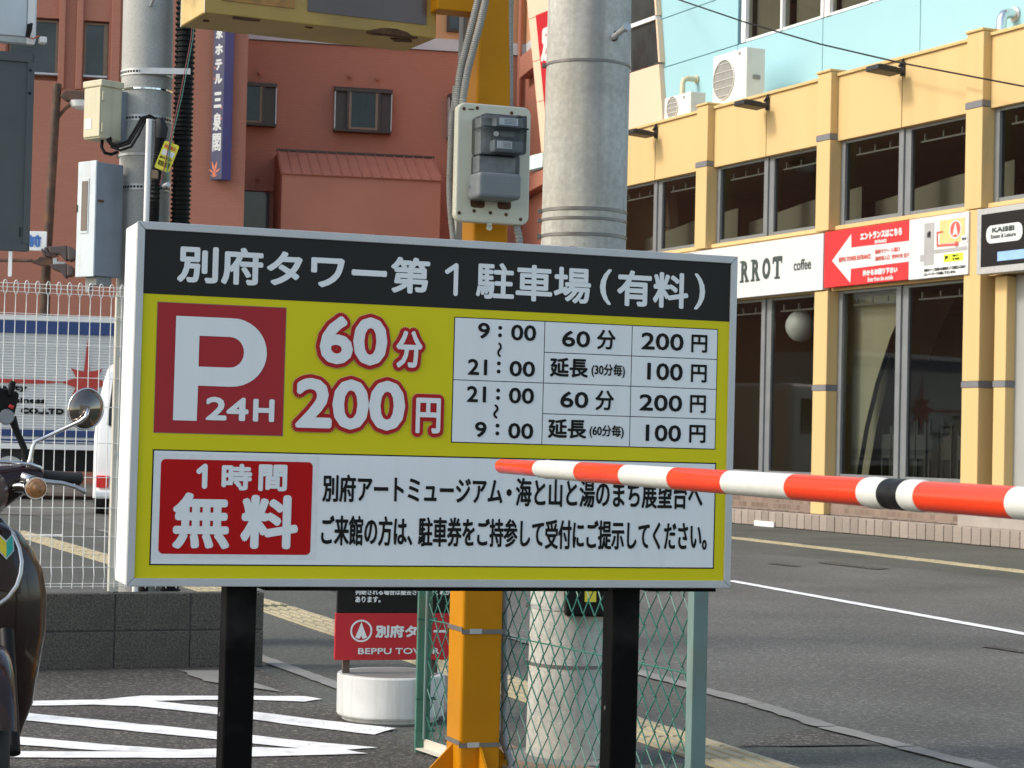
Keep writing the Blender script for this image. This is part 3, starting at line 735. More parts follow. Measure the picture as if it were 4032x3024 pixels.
# recessed main wall, protruding left block with window slots and fins, right wing
hb("wall", K['hotel'], [(-.22, 0, 0, 7.06, 6, 11.08)])
hb("floor_band", K['hotelgrey'], [(-.21, -.06, 11.10, 7.05, 6, 11.40)])
hb("upper_wall", K['hotelorange'], [(-.21, .01, 11.41, 7.05, 6, 16)])
wz0, wz1 = 9.47, 10.72
hb("block_wall", K['hotel'], [(-26, -2.75, 0, -.22, 6, 16)])
hb("wall_facing", K['hotel'], [(-3.19, -3, 0, -.22, -2.751, 16), (-26, -3, 0, -3.19, -2.751, wz0 - .18), (-26, -3, wz1 + .03, -3.19, -2.751, 16), (-3.45, -3, wz0 - .18, -3.19, -2.751, wz1 + .03), (-4.54, -3, wz0 - .18, -4.02, -2.751, wz1 + .03), (-26, -3, wz0 - .18, -5.72, -2.751, wz1 + .03)])
for x in (-4.58, -4.18, -3.39, -5.9, -6.3):
    hb("fin", K['hotel'], [(x, -3.12, 9.12, x + (.2 if x == -3.39 else .14), -3.001, 16)], bev=.01)
for x0, x1 in ((-5.70, -4.55), (-4.01, -3.46)):
    hb("window_ledge", K['hotelgrey'], [(x0, -3.03, wz0 - .04, x1, -2.8, wz0)])
    w = hb("window", K['tanframe'], [(x1 - .1, -2.88, wz0, x1, -2.8, wz1), (x0, -2.88, wz0, x0 + .05, -2.8, wz1), (x0 + .05, -2.87, wz1 - .05, x1 - .1, -2.8, wz1)])
    hb("pane", K['hotelpane'], [(x0 + .05, -2.83, wz0 + .001, x1 - .1, -2.81, wz1 - .051)], w)
def bay(x0, x1, z0, z1):
    w = hb("bay_window", K['brownframe'], [(x0, -.32, z0 - .06, x1, -.001, z0), (x0, -.36, z1 - .05, x1, -.001, z1 + .04), (x0 + .30, -.34, z0, x0 + .36, -.28, z1 - .05), (x1 - .36, -.34, z0, x1 - .30, -.28, z1 - .05)])
    hb("side_panel", K['brownframe'], [(x0 + .03, -.25, z0, x0 + .30, -.20, z1 - .05)], w); hb("side_panel", K['brownframe'], [(x1 - .30, -.25, z0, x1 - .03, -.20, z1 - .05)], w)
    hb("trim", K['galv'], [(x0, -.30, z0 - .05, x0 + .025, -.05, z1 - .05)], w); hb("trim", K['galv'], [(x1 - .025, -.30, z0 - .05, x1, -.05, z1 - .05)], w)
    hb("frame", K['tanframe'], [(x0 + .36, -.33, z0, x0 + .42, -.29, z1 - .05), (x1 - .42, -.33, z0, x1 - .36, -.29, z1 - .05), (x0 + .42, -.33, z0, x1 - .42, -.29, z0 + .05)], w)
    hb("curtain", K['curtain'], [(x0 + .36, -.2, z0, x1 - .36, -.16, z1 - .05)], w)
    cx = (x0 + x1) / 2
    hb("cord", K['tanframe'], [(cx - .015, -.24, z0, cx + .01, -.22, z1 - .05)], w)
    b = B(); b.add([(x0 + .42, -.31, z0 + .05), (x1 - .42, -.31, z0 + .05), (x1 - .42, -.31, z1 - .05), (x0 + .42, -.31, z1 - .05)], [(0, 1, 2, 3)]); b.ob("pane", K['darkglass'], w, keep=True)
bay(-.75, .71, 8.97, 9.93); bay(2.16, 3.61, 8.94, 9.93); bay(5.06, 6.5, 8.90, 9.93)
hb("ledge", K['hotel'], [(-.2, -.14, 7.30, .70, -.001, 7.40)]); hb("ledge", K['hotel'], [(2.15, -.12, 10.02, 3.62, -.001, 10.06)])
w = hb("lower_window", K['brownframe'], [(-.2, -.05, 6.2, .62, -.001, 6.25), (.56, -.06, 6.25, .62, -.001, 7.28)])
hb("pane", K['hotelpane'], [(-.2, -.04, 6.25, .56, -.02, 7.28)], w)
for x, z in ((.3, 10.25), (2.55, 10.3), (3.25, 10.28), (.32, 7.62)):
    b = B(); b.cyl((x, -.14, z), (x, .0, z + .02), .045, n=10); b.ob("weep_spout", K['hotel'], hotel)
# porch box with a standing seam roof
b = B(); b.add([(.72, -2.3, 0), (4.57, -2.3, 0), (4.57, -2.3, 7.50), (.72, -2.3, 7.50), (.72, -.005, 0), (4.57, -.005, 0), (4.57, -.005, 8.18), (.72, -.005, 8.18), (.72, -.95, 8.18), (4.57, -.95, 8.18)],
      [(0, 1, 2, 3), (4, 0, 3, 8, 7), (1, 5, 6, 9, 2), (3, 2, 9, 8), (8, 9, 6, 7)])
b.ob("porch_wall", K['hotelbase'], hotel)
sl_ = Matrix.Translation((0, -2.3, 7.5)) @ Matrix.Rotation(math.atan2(.68, 1.35), 4, 'X'); LL = math.hypot(.68, 1.35)
rf = B(); rf.box(.68, -.06, .004, 4.61, LL + .02, .03, T=sl_); ro = rf.ob("porch_roof", K['hotelroof'], hotel)
for k in range(17):
    x = .72 + k * .24
    b = B(); b.box(x - .012, -.06, .031, x + .012, LL, .06, T=sl_); b.ob("seam", K['hotelroof'], ro)
hb("ridge_cap", K['brownframe'], [(.68, -1.0, 8.21, 4.61, -.88, 8.26)], ro)
# wing on the right, with floor beams
hb("wing_wall", K['hotel'], [(7.06, -6, 0, 20, 6, 11.08)])
hb("wing_band", K['hotelgrey'], [(7.055, -6.02, 11.10, 20, 6, 11.40)])
hb("wing_upper", K['hotelorange'], [(7.056, -6.01, 11.41, 20, 6, 16)])
for z0, z1 in ((10.40, 10.95), (7.35, 7.72)): hb("floor_beam", K['hotel'], [(6.80, -6.1, z0, 7.055, -.6, z1)], bev=.02)
b = B(); b.cyl((6.9, -.12, 0), (6.9, -.12, 16), .055, n=10)
b.ob("drainpipe", K['hotel'], hotel, smooth=SM)
uw = hb("upper_window", K['brownframe'], [(5.0, -.1, 11.6, 6.3, .0, 13.2)]); hb("pane", K['hotelpane'], [(5.06, -.11, 11.66, 6.24, -.101, 13.14)], uw)

# blue vertical name sign on the hotel
hs_ = thing("hotel_sign", "tall blue vertical sign with white characters and orange leaves on the red wall", "sign", HO + Matrix.Rotation(HY, 3, 'Z') @ Vector((-.61, -3.0, 7.15)), -.60)
b = B(); b.box(-.18, -.42, 0, .18, -.10, 4.6); b.ob("box", K['hsignside'], hs_, bev=.01)
flat("face", [rect(-.175, .005, .175, 4.595)], K['hsignface'], hs_, -.422)
b = B()
for z in (.8, 3.8): b.box(-.05, -.10, z, .05, .12, z + .08)
b.ob("bracket", K['hsignside'], hs_)
lettering(hs_, K['whitesign'], -.425, [("泉", -.11, 3.30, .11, 3.62, .012), ("ホ", -.12, 2.92, .12, 3.18, .016), ("テ", -.11, 2.56, .11, 2.82, .016), ("ル", -.12, 2.24, .12, 2.48, .016), ("三", -.12, 1.68, .12, 2.05, .020), ("泉", -.13, 1.14, .13, 1.56, .014), ("閣", -.13, .66, .13, 1.08, .010)])
def leafs(x, z, s, n):
    loops = []
    for k in range(n):
        a = math.radians(20 + 140 * k / max(n - 1, 1)); c, q = math.cos(a) * s, math.sin(a) * s * 1.6; nx, nz = -q * .10, c * .10
        loops.append([(x, z), (x + c * .5 + nx, z + q * .5 + nz), (x + c, z + q), (x + c * .5 - nx, z + q * .5 - nz)])
    for lp in loops: flat("leaf_print", [lp], K['leaf'], hs_, -.424)
leafs(-.06, .06, .12, 5); leafs(-.12, 2.35, .045, 4); leafs(-.115, 2.6, .045, 4); leafs(.12, 1.4, .04, 4); leafs(.125, 1.65, .04, 4); leafs(-.05, .15, .2, 4)

# ------------------------------------------------------------------ lorry and van on the main road
lorry = thing("lorry", "white box lorry with blue stripes and red star seen through the mesh fence", "lorry", (-9.5, 36.2, .008), .18)
b = B(); b.box(-6.0, 0, .88, 4.2, 2.35, 3.22); b.ob("box_body", K['truckwhite'], lorry, bev=.03)
add_wave(K['truckwhite'], 6.4, .7)
add_bricks(K['hotel'], (.475, .195, .13), (.455, .185, .122), (.445, .183, .121), 1.0, .22, .075, .008)
b = B(); b.box(-6.0, -.02, 3.13, 4.2, 0.0, 3.22); b.box(-6.0, -.02, .88, 4.2, 0.0, .97); b.ob("rail", K['white'], lorry)
def stripe(z0, z1, m, nm): flat(nm, [rect(-5.98, z0, 4.18, z1)], m, lorry, -.022 + (0 if z0 > 2 else .002))
stripe(2.90, 3.12, K['truckblue'], "blue_band"); stripe(1.10, 1.22, K['truckblue'], "blue_stripe"); stripe(.985, 1.05, K['truckblue'], "blue_stripe")
# star with long upper ray and side line
cx, cz = 2.06, 2.06
pts = []
for k, (a, r) in enumerate([(90, .78), (104, .20), (137, .37), (155, .19), (180, .44), (205, .20), (228, .42), (250, .2), (270, .55), (290, .2), (312, .42), (335, .20), (0, .44), (25, .19), (43, .37), (76, .20)]):
    pts.append((cx + r * math.cos(math.radians(a)), cz + r * math.sin(math.radians(a))))
flat("star", [pts], K['truckred'], lorry, -.026)
flat("red_line", [[(-5.98, cz - .035), (1.2, cz - .035), (1.75, cz), (1.2, cz + .035), (-5.98, cz + .035)]], K['truckred'], lorry, -.025)
lettering(lorry, K['letterblack'], -.026, [("Quality", .25, 1.87, 1.05, 2.00, .008), ("Business", .62, 1.68, 1.37, 1.78, .008), ("CO.,LTD", .95, 1.48, 1.69, 1.60, .012)])
b = B(); b.box(-6.0, .1, .50, 4.2, 2.25, .87); b.ob("chassis", K['blackplastic'], lorry)
b = B(); b.box(4.35, .05, .5, 6.0, 2.3, 2.5); b.ob("cab", K['white'], lorry, bev=.12, seg=3)
b = B(); b.box(4.75, .03, 1.5, 5.7, .049, 2.2); b.ob("cab_window", K['vanglass'], lorry)
for x in (-4.6, -3.5, 5.2, .78):
    for y in (.22, 2.0):
        b = B(); b.cyl((x, y - .14, .48), (x, y + .14, .48), .48, n=24); w = b.ob("wheel", K['rubber'], lorry, bev=.03)
        b = B(); b.cyl((x, y - .155, .48), (x, y - .141, .48), .27, n=20); b.ob("rim", K['galv'], w)
b = B(); b.box(2.4, .05, .45, 2.75, .3, .86); b.ob("toolbox", K['white'], lorry)

van = thing("van", "white van seen from behind beside the mesh fence post", "van", (-5.22, 30.45, .008), .12)
# body: outline of the side profile (y = length away from us) swept across the width with tumblehome
prof = [(.02, .25), (.0, .75), (.01, 1.15), (.10, 1.75), (.22, 2.14), (.45, 2.26), (3.3, 2.24), (3.75, 1.95), (4.3, 1.25), (4.65, 1.12), (4.7, .25)]
def half(z): return .86 if z < 1.2 else .86 - .13 * (z - 1.2) / 1.06
cols = []
for sx in (-1, -.96, -.9, 0, .9, .96, 1):
    cols.append([(sx * half(z), y + (abs(sx) ** 8) * (.09 if y < 2 else -.09), z - (abs(sx) ** 10) * (.12 if z > 2 else 0)) for y, z in prof])
b = B(); b.grid(cols); n_ = len(prof)
b.f.append(tuple(range(n_))); b.f.append(tuple(range(6 * n_, 7 * n_)))
b.f += [(i * n_, (i + 1) * n_, (i + 1) * n_ + n_ - 1, i * n_ + n_ - 1) for i in range(6)]
b.ob("body", K['vanwhite'], van, smooth=math.radians(30))
b = B(); b.add([(-.68, .075, 1.32), (.68, .075, 1.32), (.62, .19, 1.98), (-.62, .19, 1.98), (-.68, .02, 1.30), (.68, .02, 1.30), (.62, .135, 2.0), (-.62, .135, 2.0)], [(4, 5, 6, 7), (0, 3, 2, 1), (0, 1, 5, 4), (1, 2, 6, 5), (2, 3, 7, 6), (3, 0, 4, 7)])
b.ob("rear_window", K['vanglass'], van, bev=.02)
for sx in (-1, 1):
    b = B(); b.box(sx * .72 - .09, -.02, .40, sx * .72 + .09, .05, .58); b.ob("tail_lamp", K['tail'], van, bev=.015)
    b = B(); b.add([(sx * .868, .6, 1.3), (sx * .868, 2.9, 1.3), (sx * .80, 2.9, 1.98), (sx * .80, .7, 1.98)], [(0, 1, 2, 3)]); b.ob("side_window", K['vanglass'], van)
    for y in (.72, 3.9):
        b = B(); b.cyl((sx * .68, y, .30), (sx * .87, y, .30), .30, n=24); w = b.ob("wheel", K['rubber'], van, bev=.02)
        b = B(); b.cyl((sx * .872, y, .30), (sx * .882, y, .30), .18, n=20); b.ob("rim", K['galv'], w)
b = B(); b.box(-.84, -.06, .24, .84, .10, .37); b.ob("bumper", K['vanwhite'], van, bev=.04)
b = B(); b.box(-.17, -.03, .86, .17, -.005, 1.02); b.ob("licence_plate", K['label'], van)
b = B(); b.box(-.4, -.015, 2.12, .4, .1, 2.16); b.ob("spoiler", K['blackplastic'], van)

# ------------------------------------------------------------------ street furniture beyond the fence
lp = thing("street_lamp", "rusty brown street lamp post with one lamp head", "street lamp", (-9.06, 40.2, 0))
b = B(); b.cyl((0, 0, 0), (.0, 0, 4.2), .11, .095, 12); b.cyl((0, 0, 4.2), (.14, -.1, 7.92), .09, .08, 12); b.ob("post", K['rustbrown'], lp, smooth=SM)
b = B(); b.tube([(.10, -.05, 7.2), (.30, -.06, 7.45), (.46, -.06, 7.58)], .035, 8); b.ob("arm", K['rustbrown'], lp)
b = B(); b.prism([(.20, 7.66), (.34, 7.58), (.86, 7.62), (.90, 7.70), (.80, 7.80), (.30, 7.78)], -.18, .18, T=Matrix.Rotation(math.radians(90), 4, 'X')); b.ob("lamp_hood", K['rustbrown'], lp, bev=.02)
b = B(); b.lathe([(.08, -.16), (.20, -.11), (.25, .0)], 16, (.60, -.0, 7.60)); b.ob("lamp_glass", K['globe'], lp, smooth=SM)
# signal: louvred visors on two heads, outlines in the plane of the street, a third of a metre thick
sg = thing("traffic_light", "brown traffic signal with louvred hoods on a rusty bracket arm", "traffic light", (-8.79, 39.6, 4.48), .10)
q_ = .00106
def sig(name, m, pts, y0=-.17, y1=.17, bev=.03):
    b = B(); b.prism([((x - 960) * q_, (560 - y) * q_) for x, y in pts][::-1], y0, y1, T=Matrix.Rotation(math.radians(90), 4, 'X')); b.ob(name, m, sg, bev=bev)
sig("visor", K['sigbrown'], [(890, 345), (1210, 312), (1225, 585), (1180, 590), (1090, 480), (960, 470), (905, 440)])
for dx in (0, 55, 105): sig("louvre", K['sigbrown'], [(750 + dx, 405 - dx * .5), (775 + dx, 378 - dx * .5), (835 + dx, 470 - dx * .2), (940 + dx, 520 - dx * .2), (930 + dx, 535 - dx * .2), (800 + dx, 490 - dx * .3)], -.14, .14, .008)
sig("housing", K['sigbrown'], [(1216, 325), (1290, 345), (1380, 400), (1395, 440), (1365, 560), (1240, 600), (1230, 560)], -.2, .2)
sig("visor", K['sigbrown'], [(905, 665), (1215, 642), (1220, 900), (1190, 905), (1110, 800), (960, 742)])
sig("housing", K['sigbrown'], [(1217, 655), (1320, 690), (1340, 760), (1330, 850), (1225, 880)], -.2, .2)
sig("mount_plate", K['galv'], [(962, 545), (1030, 545), (1040, 605), (1185, 612), (1180, 648), (965, 662)], -.10, .10, .006)
sig("bracket", K['rustbrown'], [(500, 580), (640, 590), (730, 525), (960, 545), (955, 660), (930, 680), (730, 690), (600, 640), (500, 610)], -.06, .06, .02)
b = B(); b.cyl((-.40, 0, -.04), (-3.4, 1.2, .0), .034, n=10); b.ob("bracket_arm", K['rustbrown'], sg)
ns = thing("street_name_sign", "white street name plate with blue characters beyond the grey board", "sign", (-10.46, 39.5, 4.632), .05)
b = B(); b.box(-1.33, 0, 0, 1.54, .04, .37); b.ob("plate", K['white'], ns, bev=.01)
lettering(ns, K['blueletter'], -.006, [("前", 1.15, .07, 1.44, .30, .014)])
for x in (.3, .82):
    b = B(); b.box(x, .045, -.5, x + .07, .07, -.001); b.ob("hanger", K['white'], ns)

# ------------------------------------------------------------------ the parking price sign
ps = thing("parking_sign", "big yellow and black parking price sign on two black posts", "sign", (-.1719, 5.5, 0), rot=(-.0022, .0042, .3297))
ZC = 1.3159; HW, HH, FW, FI = .8309, .45985, .0205, .4395
def up(b): b.v = [(x, y, z + ZC) for x, y, z in b.v]; return b
FIW = .8115
def mitre(name, pts):   # frame member: outline in x,z with depth
    b = B(); n = 4
    b.add([(x, 0, z) for x, z in pts] + [(x, .018, z) for x, z in pts], [(0, 1, 2, 3), (7, 6, 5, 4)] + [(i, (i + 1) % 4, (i + 1) % 4 + 4, i + 4) for i in range(4)])
    up(b).ob(name, K['alu'], ps, bev=.0015)
e = .0006
mitre("frame_rail", [(-HW, HH), (HW, HH), (FIW - e, FI), (-FIW + e, FI)])
mitre("frame_rail", [(-HW, -HH), (-FIW + e, -FI), (FIW - e, -FI), (HW, -HH)])
mitre("frame_rail", [(-HW, HH - e), (-FIW, FI - e), (-FIW, -FI + e), (-HW, -HH + e)])
mitre("frame_rail", [(HW, HH - e), (HW, -HH + e), (FIW, -FI + e), (FIW, FI - e)])
b = B(); b.box(-HW + .001, .0185, -HH + .001, HW - .001, .205, HH - .001); up(b).ob("cabinet", K['white'], ps, bev=.003)
b = B(); b.box(-FIW, .007, -FI, FIW, .0183, FI); up(b).ob("face_panel", K['signyellow'], ps)
fy = .007
sp_ = bpy.data.objects.new("face_print", None); COL.objects.link(sp_); sp_.parent = ps; sp_.location = (0, fy, ZC); sp_.empty_display_size = .1
flat("title_panel", [rect(-FIW, .2779, FIW, FI)], K['signblack'], sp_, -.0008)
flat("crimson_panel", [rect(-.7745, -.0735, -.4408, .2590)], K['tanframe'], sp_, -.0006)
flat("crimson_panel", [rect(-.7728, -.0716, -.4425, .2572)], K['signcrimson'], sp_, -.0010)
P = [(-.7259, -.0400), (-.6654, -.0400), (-.6648, .0496), (-.585, .0496)]
for k in range(1, 18):
    t = math.radians(-90 + k * 10); P.append((-.580 + .0904 * math.cos(t), .1374 + .0878 * math.sin(t)))
P += [(-.585, .2248), (-.7257, .2248)]
hole = [(-.6651, .0982), (-.6651, .1767)] + [(-.585 + .036 * math.cos(math.radians(90 - k * 15)), .1375 + .0392 * math.sin(math.radians(90 - k * 15))) for k in range(13)]
flat("letter_p", [P, hole], K['signwhite'], sp_, -.0018)
lettering(sp_, K['signwhite'], -.0018, [("24", -.6433, -.0372, -.5328, .0226, .0028), ("H", -.5211, -.0374, -.4654, .0207, .0028)])
lettering(sp_, K['signwhite'], -.0018, [("別府タワー第", -.7273, .3108, -.0582, .4071, .0034), ("駐車場", .0700, .3068, .3974, .4050, .0027), ("(", .4233, .3075, .4572, .4046, .0022), ("有料", .4737, .3070, .6853, .4052, .0031), (")", .7028, .3070, .7359, .4067, .0022)])
def one(u0, v0, u1, v1, r, y):     # numeral one in round strokes
    b = B()
    for k, ((x0, z0), (x1, z1)) in enumerate((((u1 - r, v0 + r), (u1 - r, v1 - r)), ((u1 - r, v1 - r), (u0 + r, v1 - r - (v1 - v0) * .20)))):
        a = math.atan2(z1 - z0, x1 - x0); P_ = [(x1 + r * math.cos(a + t), z1 + r * math.sin(a + t)) for t in [math.radians(-90 + 15 * j) for j in range(13)]] + [(x0 + r * math.cos(a + t), z0 + r * math.sin(a + t)) for t in [math.radians(90 + 15 * j) for j in range(13)]]
        b.add([(x, y - .0002 * k, z) for x, z in P_], [tuple(range(26))])
    b.ob("numeral", K['signwhite'], sp_)
one(-.0171, .3108, .0200, .3980, .0062, -.0018)
one(-.6624, -.2123, -.6337, -.1483, .0068, -.0030)
big = [("60", -.3621, .1072, -.1604, .2536), ("分", -.1565, .1047, -.0644, .2229), ("200", -.4214, -.0617, -.1072, .0896), ("円", -.0978, -.0656, -.0096, .0482)]
def grow(q, d): return (q[0], q[1] - d, q[2] - d, q[3] + d, q[4] + d)
rw = lambda q: .0062 if q[0].isdigit() else .0030
lettering(sp_, K['maporange'], -.0005, [(*grow(q, .0014), .0100 + rw(q) + .0014) for q in big], n=16, name="numeral_rim")
lettering(sp_, K['outline'], -.0030, [(*q, .0100 + rw(q)) for q in big], n=16, name="numeral_outline")
lettering(sp_, K['signwhite'], -.0056, [(*grow(q, -.0100), rw(q)) for q in big], n=10, name="numeral")
# price table
flat("table_border", [rect(.0125, -.0780, .7780, .2560)], K['letterblack'], sp_, -.0006)
cells = []
X = [.0150, .2668, .2690, .5205, .5227, .7757]; Zr = [.2535, .1725, .1703, .0898, .0876, .0073, .0051, -.0755]
for x0, x1, rows in ((X[0], X[1], ((0, 3), (4, 7))), (X[2], X[3], ((0, 1), (2, 3), (4, 5), (6, 7))), (X[4], X[5], ((0, 1), (2, 3), (4, 5), (6, 7)))):
    for r0, r1 in rows: flat("table_cell", [rect(x0, Zr[r1], x1, Zr[r0])], K['signwhite'], sp_, -.0012)
T = [('9', .0789, .2008, .1127, .2435), ('00', .1721, .1997, .2437, .2427), ('~', .1345, .1531, .1474, .1931), ('21', .0535, .1034, .1077, .1461), ('00', .1702, .1033, .2430, .1455), ('21', .0528, .0310, .1065, .0741), ('00', .1706, .0308, .2421, .0738), ('~', .1278, -.0111, .1428, .0276), ('9', .0776, -.0617, .1105, -.0203), ('00', .1712, -.0633, .2426, -.0208),
     ('60', .3175, .1887, .3991, .2334), ('分', .4186, .1857, .4735, .2397), ('60', .3170, .0242, .3985, .0688), ('分', .4181, .0204, .4728, .0747),
     ('200', .5490, .1904, .6748, .2377), ('円', .6978, .1884, .7460, .2378), ('100', .5685, .1080, .6743, .1554), ('円', .6987, .1061, .7465, .1554), ('200', .5479, .0230, .6749, .0687), ('円', .6979, .0217, .7461, .0710), ('100', .5683, -.0597, .6736, -.0136), ('円', .6979, -.0608, .7470, -.0112)]
lettering(sp_, K['letterblack'], -.0018, [(*q, .0014) for q in T] + [('延長', .2852, .1063, .3952, .1591, .0017), ('延長', .2839, -.0587, .3946, -.0060, .0017), ('(30分毎)', .4051, .1099, .5032, .1473, .0008), ('(60分毎)', .4037, -.0550, .5039, -.0189, .0008)])
for x, z0, z1 in ((.1413, .2062, .2372), (.1400, .1094, .1420), (.1402, .0388, .0698), (.1410, -.0558, -.0240)):
    for z in (z0 + .0055, z1 - .0055): flat("colon_dot", [ell(x, z, .0055, .0055, 14)], K['letterblack'], sp_, -.002)
# one hour free box
flat("box_border", [rect(-.7743, -.4070, .7820, -.1145)], K['letterblack'], sp_, -.0006)
flat("box_face", [rect(-.7708, -.4035, .7785, -.1180)], K['signwhite'], sp_, -.0012)
flat("sticker", [rect(-.7690, -.3900, -.3445, -.1240)], K['label'], sp_, -.0016)
flat("red_badge", [rrect(-.7528, -.3780, -.3600, -.1385, .012)], K['signred'], sp_, -.0020)
lettering(sp_, K['signwhite'], -.0028, [('時', -.5974, -.2147, -.5186, -.1467, .0032), ('間', -.5019, -.2151, -.4268, -.1467, .0030), ('無', -.7197, -.3654, -.5721, -.2217, .0052), ('料', -.5451, -.3634, -.3942, -.2249, .0058)])
lettering(sp_, K['letterblack'], -.0020, [('別府アートミュージアム', -.3329, -.2402, .1602, -.1679, .0016), ('海と山と湯のまち展望台へ', .1972, -.2438, .7425, -.1666, .0016), ('ご来館の方は、', -.3330, -.3530, -.0866, -.2744, .0016), ('駐車券を', -.0712, -.3534, .0848, -.2753, .0016), ('ご持参して', .0918, -.3532, .2803, -.2770, .0016), ('受付にご提示してください。', .2833, -.3569, .7585, -.2773, .0016)])
flat("middle_dot", [ell(.1785, -.2072, .0075, .0095, 16)], K['letterblack'], sp_, -.0022)
for u in (-.525, .546):
    b = B(); b.box(u - .04, .055, 0, u + .04, .135, ZC - HH - .0005); p = b.ob("post", K['postblack'], ps, bev=.006)
    b = B(); b.cyl((u - .0401, .095, .52), (u - .0425, .095, .52), .006, n=10); b.ob("screw", K['band'], p)
b = B(); b.box(-.47, .03, -HH - .012, .48, .15, -HH - .0008); b.box(.60, .03, -HH - .012, .80, .15, -HH - .0008); up(b).ob("base_channel", K['postblack'], ps)
for u in (-.2, .1, .35, .7):
    b = B(); b.box(u, .05, HH, u + .02, .07, HH + .006); up(b).ob("top_clip", K['postblack'], ps)

# ------------------------------------------------------------------ barrier arm
T0 = Vector((-.0346, 5.3037, 1.182)); TD = (Vector((.66719, 2.7027, 1.1824)) - T0).normalized(); T0 = T0 + TD * .044
ga = thing("barrier_gate", "red and white striped barrier arm reaching in front of the sign", "barrier", (1.2, .72, 0))
def seg(name, a, b_, r0, m, r1=None, bev=0):
    b = B(); o = Vector((1.2, .72, 0))
    b.cyl(T0 + TD * a - o, T0 + TD * b_ - o, r0, r1, 32); return b.ob(name, m, ga, smooth=SM)
b = B(); o = Vector((1.2, .72, 0))
b.tube([T0 + TD * t - o for t in (-.006, 0, .012, .357)], .0185, 32, radii=[.0125, .0165, .0185, .0188]); b.ob("red_tip", K['armred'], ga, smooth=SM)
b = B(); b.tube([T0 + TD * t - o for t in (.3575, .365, .40, .425, .445, .700)], .0215, 32, radii=[.0192, .0205, .0205, .0225, .0215, .0215]); b.ob("white_band", K['armwhite'], ga, smooth=SM)
col_ = [(.700, 1.017, 'r'), (1.017, 1.316, 'w'), (1.316, 1.602, 'r'), (1.602, 1.896, 'w'), (1.896, 2.178, 'r'), (2.370, 2.636, 'r'), (2.636, 2.95, 'w'), (2.95, 3.28, 'r'), (3.28, 3.6, 'w'), (3.6, 3.95, 'r'), (3.95, 4.62, 'w')]
for a, c, k in col_: seg("red_band" if k == 'r' else "white_band", a + .0003, c - .0003, .0217, K['armred' if k == 'r' else 'armwhite'])
b = B(); b.tube([T0 + TD * t - o for t in (2.1783, 2.188, 2.20, 2.225, 2.237, 2.25)], .022, 32, radii=[.0222, .0236, .0240, .0236, .0226, .0222]); b.ob("coupling", K['armwhite'], ga, smooth=SM)
b = B(); b.tube([T0 + TD * t - o for t in (2.2503, 2.262, 2.264, 2.29, 2.292, 2.308, 2.318)], .0226, 32, radii=[.0228, .0231, .0227, .0229, .0233, .0230, .0227]); b.ob("black_tape", K['blackplastic'], ga, smooth=SM)
b = B(); b.tube([T0 + TD * t - o for t in (2.3183, 2.326, 2.36, 2.3697)], .0226, 32, radii=[.0228, .0236, .0234, .0219]); b.ob("coupling", K['armwhite'], ga, smooth=SM)
for t_, a0 in ((1.20, 150), (1.225, 165), (1.245, 140), (.40, 200), (.47, 195)):
    b = B(); pts = []
    ax1 = TD.cross(Vector((0, 0, 1))).normalized(); ax2 = ax1.cross(TD)
    for k in range(6):
        a = math.radians(a0 + k * 9); pts.append(T0 + TD * (t_ + .004 * k + random.uniform(-.003, .003)) - o + (ax1 * math.cos(a) + ax2 * math.sin(a)) * .0217)
    b.tube(pts, .0007, 4); b.ob("scratch", K['metergrey'], ga)
b = B(); b.box(-.14, -.30, 0, .16, .06, 1.06); b.ob("cabinet", K['armcabinet'], ga, bev=.02)
b = B(); b.box(-.06, -.16, 1.06, .06, .10, 1.24); b.ob("arm_clamp", K['blackplastic'], ga, bev=.01)

# ------------------------------------------------------------------ yellow pole with display board, meter and conduits
yp = thing("yellow_pole", "square orange yellow steel pole behind the parking sign", "pole", (-.113, 7.617, 0), .36)
b = B(); b.box(-.0775, -.0775, .021, .0775, .0775, 1.62); b.ob("lower_tube", K['poleyellow'], yp, bev=.012, seg=3)
b = B(); b.box(-.067, -.067, 1.62, .067, .067, 3.9); b.ob("upper_tube", K['poleyellow'], yp, bev=.010, seg=3)
b = B(); b.box(-.2, -.2, 0, .2, .2, .02); b.ob("base_plate", K['poleyellow'], yp, bev=.004)
for k in range(4):
    b = B(); T_ = Matrix.Rotation(k * math.pi / 2, 4, 'Z')
    b.add([T_ @ Vector(p) for p in ((.0765, -.005, .021), (.185, -.005, .021), (.185, -.005, .035), (.0765, -.005, .145), (.0765, .005, .021), (.185, .005, .021), (.185, .005, .035), (.0765, .005, .145))], [(0, 1, 2, 3), (5, 4, 7, 6), (1, 5, 6, 2), (2, 6, 7, 3), (0, 4, 5, 1), (3, 7, 4, 0)])
    b.ob("gusset", K['poleyellow'], yp)
for z, t in ((.556, .0), (.148, .012)):
    b = B(); pts = [(.0795, -.0795), (.0795, .0795), (-.0795, .0795), (-.0795, -.0795)]
    for i in range(4):
        (x0, y0), (x1, y1) = pts[i], pts[(i + 1) % 4]; zz = z + (.006 if i == 2 else -.003)
        b.box(min(x0, x1) - .001, min(y0, y1) - .001, zz - .008, max(x0, x1) + .001, max(y0, y1) + .001, zz + .008)
    st_ = b.ob("strap", K['band'], yp)
    b = B(); b.box(-.05, -.0845, z - .010, -.005, -.0815, z + .008); b.ob("buckle", K['galv'], st_)
b = B(); b.box(-.22, -.05, 2.80, -.068, .05, 2.92); b.ob("bracket_arm", K['poleyellow'], yp, bev=.004)

